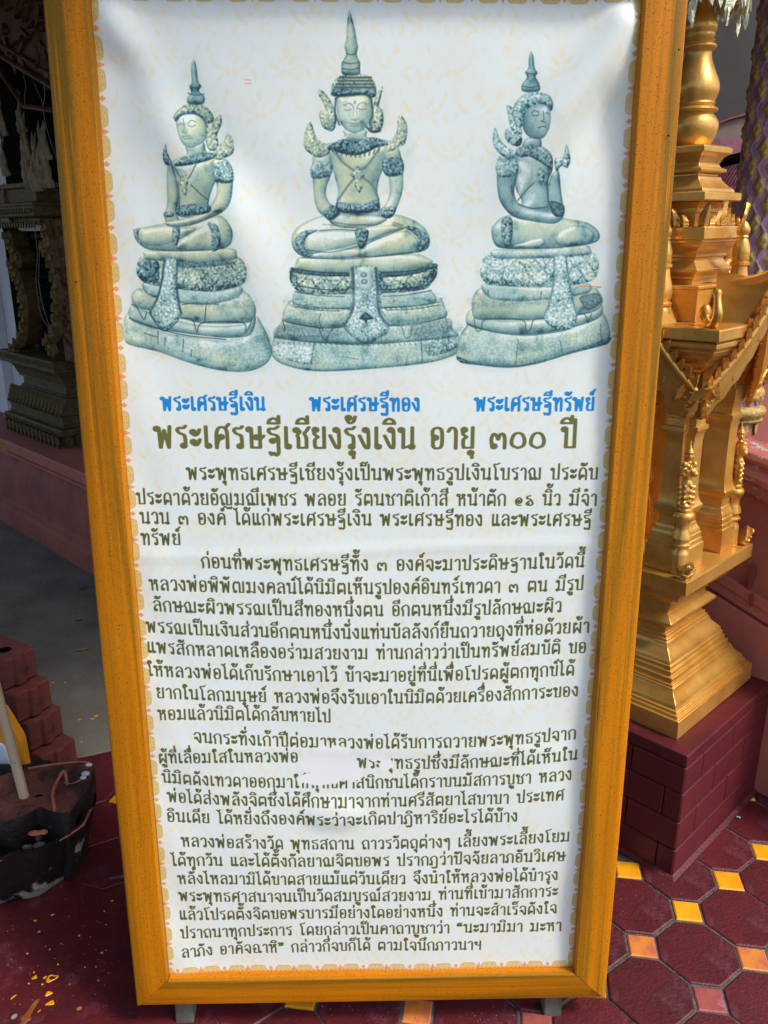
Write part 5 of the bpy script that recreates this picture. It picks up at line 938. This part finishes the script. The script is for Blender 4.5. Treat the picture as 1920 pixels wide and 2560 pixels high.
bgm = MB().box((1.2, 6.2, 2.0), (9, .3, 4.4)).obj('rear_building', GREY_W); tag(bgm, 'plain grey building far behind the shrine', 'building')
# ------------------------------------------------------------------ concrete yard on the left
edge = [(-9, -2.2)] + [(x, 1.033 + .44*(x + .874) + .010*math.sin(x*17) + .006*math.sin(x*41)) for x in np.linspace(-3.2, .3, 46)] + [(.3, 9), (-9, 9)]
edge[0] = (-9, .0)
K = MB().rings([[(x, y, -.05) for x, y in edge], [(x, y, .002) for x, y in edge], [(x, y + .004, .005) for x, y in edge]])
yard = K.obj('concrete_yard', CONC); tag(yard, kind='structure')
K = MB()
for _ in range(130):
    q = on_z(rng.uniform(0, 265), rng.uniform(1320, 1900), .006); r = rng.uniform(.0012, .0045); K.ball((q[0], q[1], .006), (r, r*.7, r*.5), 5)
tag(K.obj('yard_grit', STONE), kind='stuff')
K = MB(); sp = K
for px, py, r in ((198, 1799, .007), (230, 1797, .008), (240, 1790, .009), (204, 1855, .004), (133, 1706, .006), (163, 1706, .004)): q = on_z(px, py, .006); drop(q[0], q[1], r, .0062, .7)
tag(K.obj('orange_paint_drops', PAINTY), kind='stuff')
def fallen(px, py, L_, rot, lab, m=LEAFD):
    q = on_z(px, py, .008); o = MB().leaf((0, 0, 0), L_, L_*.34, .004, (0, 1, 0), (1, 0, .08), 1).obj('fallen_leaf', m, loc=(q[0], q[1], .010), rz=rot); tag(o, lab, 'leaf', 'dry leaves on the concrete yard')
fallen(193, 1627, .055, .2, 'curled yellow-brown leaf on the grey concrete beside the notice board', mat('yellow_leaf', (170, 130, 40), (140, 96, 30), 20, .6))
fallen(196, 1475, .050, .6, 'reddish dry leaf on the concrete, farthest from the brick pile', mat('red_leaf', (120, 50, 34), (96, 40, 30), 20, .6))
fallen(188, 1553, .03, .1, 'small dark red leaf in the middle of the concrete', mat('dark_leaf', (90, 40, 40), (70, 34, 34), 20, .6))
q = on_y(-4, 1108, .9); o = MB().leaf((0, 0, 0), .034, .016, .002, (0, 1, 0), (.6, 0, -.8), 1).obj('green_leaf', LEAFG, loc=tuple(q)); tag(o, 'small bright green leaf poking in at the left edge', 'leaf')
# ------------------------------------------------------------------ temple platform and carved window on the left
tp_ = empty('temple_platform', (0, 0, 0), R(AU)); tag(tp_, 'terracotta painted temple platform with stepped weathered mouldings, left background', 'platform')
prof = [(.735, -.04), (.735, .105), (.752, .120), (.752, .145), (.768, .158), (.764, .21), (.772, .30), (.792, .375), (.812, .405), (.812, .416), (.795, .424), (.795, .436), (.806, .440), (.806, .452), (.780, .460), (.755, .470), (.750, .478), (.750, .524), (.757, .531), (3.2, .534), (3.2, -.04)]
def ext(profile, v0, v1, name, m, parent, n=2, bevel=0): return MB().rings([[(u, v, z) for u, z in profile] for v in np.linspace(v0, v1, n)]).obj(name, m, parent, smooth=30, bevel=bevel)
ext([p for p in prof if p[1] <= .42] + [(3.1, .42), (3.1, -.04)], 1.6, 7.5, 'lower_moulding', TERRA_D, tp_)
ext([(.795, .421)] + [p for p in prof if p[1] > .42 and p[0] < 3] + [(3.2, .534), (3.2, .421)], 1.6, 7.5, 'deck', TERRA, tp_)
tw = empty('temple_hall', (0, 0, 0), R(AU)); tag(tw, 'white walled temple hall in deep shade behind the left side of the board', 'temple')
WU = 1.10
MB().box((WU + .25, 5.3, 2.1), (.5, 5.0, 3.13)).obj('white_wall', WHITE_W, tw)
MB().box((WU - .03, 4.66, 1.95), (.06, .34, 2.83)).obj('wall_pilaster', WHITE_W, tw, bevel=.004)
MB().box((WU + .3, 2.4, 2.1), (.6, .9, 3.13)).obj('dark_wall', WOOD_D, tw)
MB().box((1.6, 3.9, 3.30), (4.6, 9.2, .14)).obj('roof_soffit', WOOD_D, tw)
MB().box((-.75, 3.9, 2.98), (3.6, 6.6, .10)).obj('shade_overhang', WOOD_D, tw)  # unseen overhang, extended far out over the yard to darken the left side
# carved window
wd = empty('carved_window', (0, 0, 0), R(AU)); tag(wd, 'ornate brown-gold carved window surround with dark glass louvres on the temple hall', 'window')
def rectprof(prof, name, m=GOLD_D, v0=3.40, v1=4.10, u0=.93, parent=wd, bevel=.002):
    return MB().rings([[(u0 - o, v0 - o, z), (WU + .02, v0 - o, z), (WU + .02, v1 + o, z), (u0 - o, v1 + o, z)][::-1] for o, z in prof]).obj(name, m, parent, bevel=bevel)
rectprof([(.0, .535), (.0, .596), (.035, .598), (.040, .628), (.036, .634), (.012, .636)], 'pedestal_base')
rectprof([(.010, .6365), (.012, .650), (.006, .652), (.006, .682), (.012, .684), (.012, .696), (.0, .698)], 'pedestal_band')
rectprof([(-.004, .6985), (-.014, .73), (-.040, .782), (-.044, .79)], 'lotus_slope')
rectprof([(-.050, .7905), (-.050, .802), (-.062, .804), (-.062, .848), (-.045, .851), (-.045, .866), (-.040, .870), (-.030, .90), (-.006, .938), (.0, .940)], 'pedestal_neck')
rectprof([(.030, .9405), (.034, .944), (.034, .956), (.028, .958), (.028, .990), (.034, .992), (.034, 1.0), (.03, 1.003)], 'sill')
PET = MB().leaf((0, 0, 0), .105, .050, .016, (0, -1, 0), (.42, 0, -1), 2).mesh('lotus_petal', GOLD_D, 40)
PEN = MB().leaf((0, 0, 0), .075, .046, .018, (0, -1, 0), (0, 0, -1), 3).mesh('pendant_leaf', GOLD_D, 40)
for k_ in range(15):
    v = 3.40 + k_*.0495; link('lotus_petal', PET, wd, (.948 - .0, v, .796), (0, 0, math.pi), None)
for k_ in range(14): link('pendant_leaf', PEN, wd, (.886, 3.40 + k_*.054, .600), (0, 0, 0))
for k_ in range(3): link('pendant_leaf', PEN, wd, (.93 + k_*.054, 3.358, .600), (0, 0, math.pi/2))
K = MB()
for k_ in range(60): K.ball((.893, 3.37 + k_*.0127, .615), (.004, .0052, .010), 6); K.ball((.902 , 3.37 + k_*.0127, .974), (.004, .0052, .012), 6)
K.obj('bead_row', GOLD_D, wd)
def jamb(pts, name, du=.10):
    Q = smoothpts(pts, 4, True); o = prism([tuple(q) for q in Q][::-1], .935, .935 + du).obj(name, GOLD_D, wd, smooth=30, bevel=.006)
    return o
def J(x, y, u=.935): return at_u(x, y, u)
def ribbon(c, w0, name, seed):
    rr = random.Random(seed); P_ = [np.array(p) for p in smoothpts(c, 6)]; rings = []; n = len(P_)
    for i, p in enumerate(P_):
        t = P_[min(i+1, n-1)] - P_[max(i-1, 0)]; t = t/np.linalg.norm(t); q = np.array([-t[1], t[0]]); w_ = w0*(1.1 + .28*math.sin(i*.55 + seed)) 
        a, b_ = p + q*w_, p - q*w_; rings.append([(.945, *a), (.925, *(a*.7 + b_*.3)), (.918, *((a+b_)/2)), (.925, *(a*.3 + b_*.7)), (.945, *b_), (1.03, *b_), (1.03, *a)])
    MB().rings(rings).obj(name, GOLD_D, wd, smooth=35)
    K = MB()
    for i in range(2, n - 2, 2):
        p = P_[i]; s2 = 1 if (i//2) % 2 else -1
        K.leaf((.922, p[0] + s2*w0*.35, p[1] - .01), .046, .026, .014, (0, -1, 0), (0, s2*.55, 1), 2, s2*.5); K.ball((.916, p[0], p[1]), (.008, .009, .012), 6)
    K.obj('jamb_relief', mat('jamb_relief_gold', (128, 106, 58), (92, 74, 38), 30, .55, .3, .5, 120), wd, smooth=50)
K = MB().box((.985, 3.19, 1.36), (.06, .30, .70)); rr = random.Random(2)
for _ in range(80): K.leaf((.955, rr.uniform(3.08, 3.32), rr.uniform(1.0, 1.66)), rr.uniform(.05, .1), rr.uniform(.03, .05), .02, (0, -1, 0), (0, rr.uniform(-.8, .8), 1), 2, rr.choice((-.6, .6)))
K.obj('carved_side_panel', mat('brown_gilt_carving', (112, 72, 34), (76, 46, 22), 20, .55, .2, .8, 90), wd, smooth=40)
jl = [J(15, 585), J(28, 620), J(42, 648), J(30, 664), J(38, 690), J(52, 720), J(58, 770), J(60, 820), J(50, 850), J(34, 872), J(44, 893)]
jr = [J(105, 545), J(118, 590), J(122, 615), J(112, 620), J(125, 650), J(138, 700), J(142, 760), J(142, 800), J(132, 840), J(120, 860), J(140, 893)]
ribbon(jl, .030, 'window_jamb', 1); ribbon(jr, .040, 'window_jamb', 2)
MB().box((1.075, 3.53, 2.25), (.04, 1.08, 1.1)).obj('niche_shade_sheet', BLACK, wd); MB().box((1.080, 3.70, 1.34), (.022, 1.10, .70)).obj('recess_shade_sheet', BLACK, wd)  # flat black sheets: painted shade behind the flames, jambs and louvres
for k_ in range(13):
    z = 1.035 + k_*.050; M_ = Matrix.Rotation(R(-28), 3, 'Y')
    MB().box((1.03, 3.655, z), (.052, .36, .006), M=M_).obj('louvre_blade', LOUV, wd)
for v in (3.47, 3.842): MB().box((1.035, v, 1.34), (.05, .010, .66)).obj('louvre_frame', GREY_W if v > 3.6 else WOOD_D, wd)
MB().box((1.03, 3.655, 1.675), (.05, .40, .030)).obj('louvre_head', WHITE_W, wd)
rectprof([(.02, 1.70), (.024, 1.704), (.024, 1.72), (.06, 1.724), (.066, 1.73), (.066, 1.775), (.072, 1.778), (.072, 1.79), (.05, 1.795)], 'lintel', v0=3.36, v1=4.02)
rectprof([(.03, 1.7955), (.03, 1.86), (.05, 1.864), (.05, 1.885), (.02, 1.89)], 'lintel_crown', v0=3.36, v1=4.02)
K = MB()
for k_ in range(22): K.ball((.862, 3.33 + k_*.034, 1.752), (.006, .013, .013), 8)
for k_ in range(22): K.leaf((.87, 3.32 + k_*.034, 1.70), .03, .024, .008, (0, -1, 0), (0, 0, -1), 1)
K.obj('lintel_ornament', GOLD_D, wd, smooth=50)
FL = mat('pale_flame_carving', (140, 130, 108), (104, 92, 70), 20, .6, .1, .8, 90)
def flame(v, z, h, w_, lean, u=.90, curl=.3):
    K = MB(); rr = random.Random(int(v*1000 + z*777)); ns = 6
    for k_ in range(ns):
        o_ = (k_/(ns-1) - .5); hh = h * (1.08 - 1.1*abs(o_ + rr.uniform(-.12, .12))); s2 = 1 if o_ > 0 else -1; P_ = []
        for t in np.linspace(0, 1, 9): P_.append((u - .012*math.sin(math.pi*t) - .006*rr.random(), v + o_*w_*(1 - .35*t) + s2*w_*.30*math.sin(t*5.2) * t - lean*t*h, z + hh*t))
        K.tube(P_, [.011*(w_/.07)*(1 - t)**.6*(1 + .35*math.sin(t*17)) + .0012 for t in np.linspace(0, 1, 9)], 6)
    for k_ in range(7):
        s2 = rr.choice((-1, 1)); zz = z + h*rr.uniform(.02, .5); c0 = (u - .016, v + s2*w_*.2, zz)
        K.tube([(c0[0], c0[1] + (.018 - .0016*a)*math.cos(a*.8)*s2, c0[2] + (.018 - .0016*a)*math.sin(a*.8)) for a in range(10)], .0042, 5)
    K.obj('flame_leaf', FL, wd, smooth=50)
for px, py, h, w_, ln in ((22, 560, .19, .075, .02), (20, 440, .19, .06, 0), (16, 340, .22, .05, -.05), (80, 470, .28, .08, -.05), (72, 400, .24, .07, .05), (100, 478, .30, .10, .06), (116, 470, .30, .12, .10), (60, 330, .18, .06, .05), (118, 400, .16, .08, .1)):
    v, z = J(px, py, .90); flame(v, z, h, w_, ln)
BR = mat('dark_brown_carving', (92, 52, 24), (54, 30, 15), 14, .55, .2, .8, 60)
a0, a1 = np.array(J(-40, 110, .86)), np.array(J(190, 250, .86))
prism([tuple(a0), tuple(a1), (a1[0], 3.2), (a0[0], 3.2)], .86, .92).obj('gable_board', BR, wd)
K = MB(); rr = random.Random(8)
for _ in range(70):
    t = rr.random(); h = rr.uniform(.01, .34); p = a0*(1-t) + a1*t; K.leaf((.858, p[0], p[1] + h), rr.uniform(.06, .15), rr.uniform(.04, .07), .022, (0, -1, 0), (0, rr.uniform(-1, .2), rr.uniform(-.6, .6)), 2, rr.choice((-.8, .8)))
K.tube([(.85, *a0), (.85, *a1)], .014, 6); K.tube([(.85, a0[0], a0[1] + .05), (.85, a1[0], a1[1] + .05)], .009, 6); K.tube([(.85, *(np.array(J(-20, 150, .85)))), (.85, *(np.array(J(60, 265, .85)))), (.85, *(np.array(J(130, 275, .85))))], .012, 6)
K.obj('gable_scrollwork', BR, wd, smooth=50)
wr = empty('wires', (0, 0, 0), R(AU)); tag(wr, 'thin pale loose wires hanging down beside the carved window', 'wires')
for P_ in ([(58, 188), (64, 215), (61, 245), (64, 272)], [(80, 195), (95, 230), (106, 258), (112, 300), (124, 345), (142, 398)], [(109, 212), (112, 240), (108, 262)], [(88, 565), (90, 600), (94, 640), (90, 690), (94, 740), (104, 790), (130, 832)], [(100, 600), (98, 650), (97, 700), (104, 750), (118, 800), (130, 830)]):
    MB().tube([(.84, *p) for p in smoothpts([J(x, y, .84) for x, y in P_], 5)], .0016, 5).obj('wire', WIRE, wr, smooth=60)
# ------------------------------------------------------------------ pile of dark red blocks
def block_mesh():
    P = [(-.12, -.062), (-.03, -.062), (-.03, -.046), (.03, -.046), (.03, -.062), (.12, -.062), (.12, -.02), (.132, -.014), (.132, .014), (.12, .02), (.12, .062), (-.12, .062), (-.12, .02), (-.108, .014), (-.108, -.014), (-.12, -.02)]
    K = MB().rings([[(x, y, z) for x, y in P] for z in (0, .098)])
    return K.mesh('brick_block', BRICK_D)
BLK = block_mesh(); PIT = MB().lathe((0, 0, 0), [(.020, .0985), (.017, .0995), (.013, .0992), (.011, .0985)], 14).mesh('finger_hole', BLACK, 50)
labs = ['lowest dark red block at the right foot of the stack, on the maroon floor edge', 'dark red block second from the bottom of the stack, end knob showing', 'dark red block in the middle of the stepped stack at the left edge', 'uppermost visible dark red block of the stepped stack']
for i, (px, py, zt, rz) in enumerate([(88, 1838, .100, -.62), (48, 1762, .205, -.55), (20, 1690, .310, -.62), (-18, 1612, .415, -.55)]):
    q = on_z(px, py, zt); 
    for lvl in range(i + 1):
        z = zt - .105*(lvl + 1) + .006
        b_ = link('brick_block', BLK, None, (q[0] - (0 if lvl == 0 else .02*lvl), q[1] + .01*lvl, z), (0, 0, rz + random.uniform(-.06, .06)))
        tag(b_, labs[i] if lvl == 0 else 'dark red block buried in the stack, %s layer%s below the %s step' % (('one', 'two', 'three')[lvl-1], 's' if lvl > 1 else '', ('', 'second', 'third', 'uppermost')[i]), 'brick', 'stack of dark red blocks')
        for sx in (-.06, .06): link('finger_hole', PIT, b_, (sx, 0, 0))
        bv = b_.modifiers.new('b', 'BEVEL'); bv.width = .006; bv.segments = 2; bv.limit_method = 'ANGLE'
# ------------------------------------------------------------------ second board, pole, clay pieces
sb = empty('small_board', (0, 0, 0)); tag(sb, 'corner of a small white board with yellow frame at the left edge', 'board')
YB = .74; f_ = lambda x, y, Y=YB: tuple(on_y(x, y, Y)[[0, 2]])
prism([f_(-60, 1740), f_(8, 1779), f_(46, 1840), f_(54, 1855), (f_(72, 1945)[0], .01), (f_(-60, 1985)[0], .01)], YB, YB + .035, 'y').obj('yellow_frame', mat('plain_yellow_paint', (222, 150, 22), (204, 132, 20), 8, .5), sb, bevel=.003)
prism([f_(-60, 1835, YB), f_(10, 1858, YB), f_(16, 1866, YB), f_(38, 1930), (f_(44, 1955)[0], .02), (f_(-60, 1975)[0], .02)], YB - .012, YB - .001, 'y').obj('white_panel', mat('bluish_white_panel', (206, 218, 232), (196, 210, 226), 4, .4), sb, bevel=.002)
zc = .235; pb = on_z(62, 1998, zc); ptop = on_y(-30, 1640, pb[1] + .05)
po = MB().tube([tuple(pb - (ptop - pb)*.08), tuple(pb + (ptop - pb)*.5), tuple(ptop + (ptop - pb)*1.2)], .0125, 16).obj('beige_pole', POLE, smooth=60); tag(po, 'beige painted pole standing in the broken clay base', 'pole')
cb = empty('clay_base', (0, 0, 0)); tag(cb, 'broken reddish clay base with charred sides holding the beige pole', 'clay base')
ZT = .24
outl = [(-90, 1960), (-30, 1950), (10, 1938), (40, 1928), (80, 1924), (130, 1914), (180, 1908), (218, 1907), (234, 1918), (230, 1950), (214, 1985), (196, 2012), (175, 2035), (130, 2032), (95, 2022), (60, 2040), (20, 2052), (-40, 2062), (-90, 2060)]
O_ = smoothpts([on_z(x, y, ZT)[:2] for x, y in outl], 4, True); cen = np.mean(O_, 0); rr = random.Random(4)
def wob(p, z, s, a): return (cen[0] + (p[0]-cen[0])*s + a*mnoise.noise(Vector((p[0]*14, p[1]*14, z*9))), cen[1] + (p[1]-cen[1])*s + a*mnoise.noise(Vector((p[1]*14, p[0]*14, z*9 + 5))), z + a*.8*mnoise.noise(Vector((p[0]*20, p[1]*20, 3))))
rings = [[wob(p, z, s, a) for p in O_] for s, z, a in ((.74, .012, .01), (.86, .06, .03), (.92, .11, .035), (.88, .15, .03), (.97, .19, .02), (1.0, ZT - .006, .008), (.985, ZT + .004, .006))]
MB().rings(rings, cap=False).obj('charred_side', CHAR, cb, smooth=50)
rings = [[wob(p, z, s, a) for p in O_] for s, z, a in ((.985, ZT + .004, .006), (.94, ZT + .002, .006), (.90, ZT - .014, .006), (.7, ZT - .022, .014), (.45, ZT - .012, .014), (.2, ZT - .004, .01), (.04, ZT - .006, .0))]
MB().rings(rings, cap=True).obj('clay_top', CLAY, cb, smooth=50)
K = MB(); pr = [pb + np.array([.030*math.cos(t), .030*math.sin(t), -.006 + .006*math.sin(3*t)]) for t in np.linspace(0, 2*math.pi, 17)]
K.tube([tuple(p) for p in pr], .014, 8); K.obj('clay_collar', CLAY, cb, smooth=60)
MB().ball((pb[0] + .036, pb[1] + .002, pb[2] + .004), (.020, .012, .006), 10).obj('socket_shadow_blob', BLACK, cb)  # solid black blob, coloured to pass for shadow in the pole socket
def edge_line(P_, z, r, name, m, par): return MB().tube(smoothpts([on_z(x, y, z_) for (x, y), z_ in zip(P_, z)], 5), r, 7).obj(name, m, par, smooth=60)
edge_line([(168, 1962), (164, 1934), (158, 1929), (150, 1940), (138, 1962), (132, 1985), (135, 2010), (138, 2030)], [ZT+.01, ZT+.02, ZT+.022, ZT+.018, ZT+.012, ZT+.01, ZT+.006, ZT], .0042, 'broken_rim', CLAY_E, cb)
edge_line([(70, 1921), (130, 1911), (190, 1905), (222, 1906)], [ZT+.006]*4, .003, 'broken_rim', CLAY_E, cb)
edge_line([(158, 1957), (180, 1960), (200, 1950), (215, 1940)], [ZT+.004]*4, .003, 'broken_rim', CLAY_E, cb)
for px, py, r in ((222, 1912, .010), (214, 1934, .012), (208, 1944, .009)):
    q = on_z(px, py, ZT + .006); MB().ball(tuple(q), (r, r*.8, r*.5), 8).obj('white_plaster_spot', WHITE_W, cb)
# charred pot in front
pot = empty('charred_pot', (0, 0, 0)); tag(pot, 'large soot-blackened broken clay pot with white ash patches on the maroon floor', 'pot')
pc = np.array([-.985, .515]); N = 56; rings = []
for z, r in ((.0035, .175), (.012, .192), (.05, .206), (.10, .222), (.15, .234), (.178, .240)):
    rings.append([(pc[0] + r*(1 + .10*mnoise.noise(Vector((math.cos(t)*3, math.sin(t)*3, z*7))))*math.cos(t), pc[1] + r*.86*(1 + .10*mnoise.noise(Vector((math.cos(t)*3, math.sin(t)*3, z*7 + 3))))*math.sin(t), z + (.014*mnoise.noise(Vector((math.cos(t)*3, math.sin(t)*3, 9))) if z > .1 else 0)) for t in np.linspace(0, 2*math.pi, N + 1)[:-1]])
POTM = mat('soot_and_ash', (15, 14, 15), (22, 18, 16), 7, .5, 0, 1.2, 40, c3=(104, 54, 38), c3scale=9, c3at=.64, c3w=.06)
nt = POTM.node_tree; N_ = nt.nodes; L_ = nt.links; b = N_['Principled BSDF']; src = b.inputs['Base Color'].links[0].from_socket
tc = N_.new('ShaderNodeTexCoord'); sx_ = N_.new('ShaderNodeSeparateXYZ'); L_.new(tc.outputs['Object'], sx_.inputs[0]); nn = N_.new('ShaderNodeTexNoise'); nn.inputs['Scale'].default_value = 16; nn.inputs['Detail'].default_value = 8; L_.new(tc.outputs['Object'], nn.inputs[0])
ma = N_.new('ShaderNodeMath'); ma.operation = 'MULTIPLY_ADD'; L_.new(sx_.outputs[2], ma.inputs[0]); ma.inputs[1].default_value = -2.4; L_.new(nn.outputs['Fac'], ma.inputs[2])
rp = N_.new('ShaderNodeValToRGB'); rp.color_ramp.elements[0].position = .37; rp.color_ramp.elements[1].position = .44; L_.new(ma.outputs[0], rp.inputs[0])
mx = N_.new('ShaderNodeMixRGB'); L_.new(rp.outputs[0], mx.inputs[0]); L_.new(src, mx.inputs[1]); mx.inputs[2].default_value = (*s2l((150, 150, 142)), 1); L_.new(mx.outputs[0], b.inputs['Base Color'])
inner = [[(pc[0] + (x-pc[0])*s, pc[1] + (y-pc[1])*s, z0_ ) for x, y, z0_ in [(p[0], p[1], p[2] + dz) for p in rings[-1]]] for s, dz in ((.95, .002), (.90, -.03), (.7, -.045), (.2, -.04))]
MB().rings(rings + inner).obj('pot_body', POTM, pot, smooth=50)
for a_, b_ in ((37, 40), (43, 46), (50, 57)): MB().tube([rings[-1][i % N] for i in range(a_, b_)], [.0012] + [random.uniform(.002, .0042) for _ in range(b_ - a_ - 2)] + [.001], 6).obj('clay_rim', CLAY_E, pot, smooth=60)
K = MB(); rr = random.Random(3)
for _ in range(70):
    t = rr.uniform(0, 6.28); q = rr.uniform(.02, .19); K.ball((pc[0] + q*math.cos(t), pc[1] + q*.8*math.sin(t) - .01, .146 + rr.uniform(0, .016)), (rr.uniform(.006, .018), rr.uniform(.006, .014), rr.uniform(.004, .010)), 6)
o = K.obj('ash_and_rubble', mat('ash_rubble', (110, 112, 108), (40, 38, 36), 40, .95, 0, 1, 120), pot); o['kind'] = 'stuff'
for px, py, z_, r in ((88, 2083, .185, (.020, .010, .006)), (108, 2080, .186, (.012, .010, .006)), (150, 2066, .190, (.030, .006, .006))):
    q = on_z(px, py, z_); MB().ball(tuple(q), r, 7).obj('clay_shard', CLAY_E, pot)
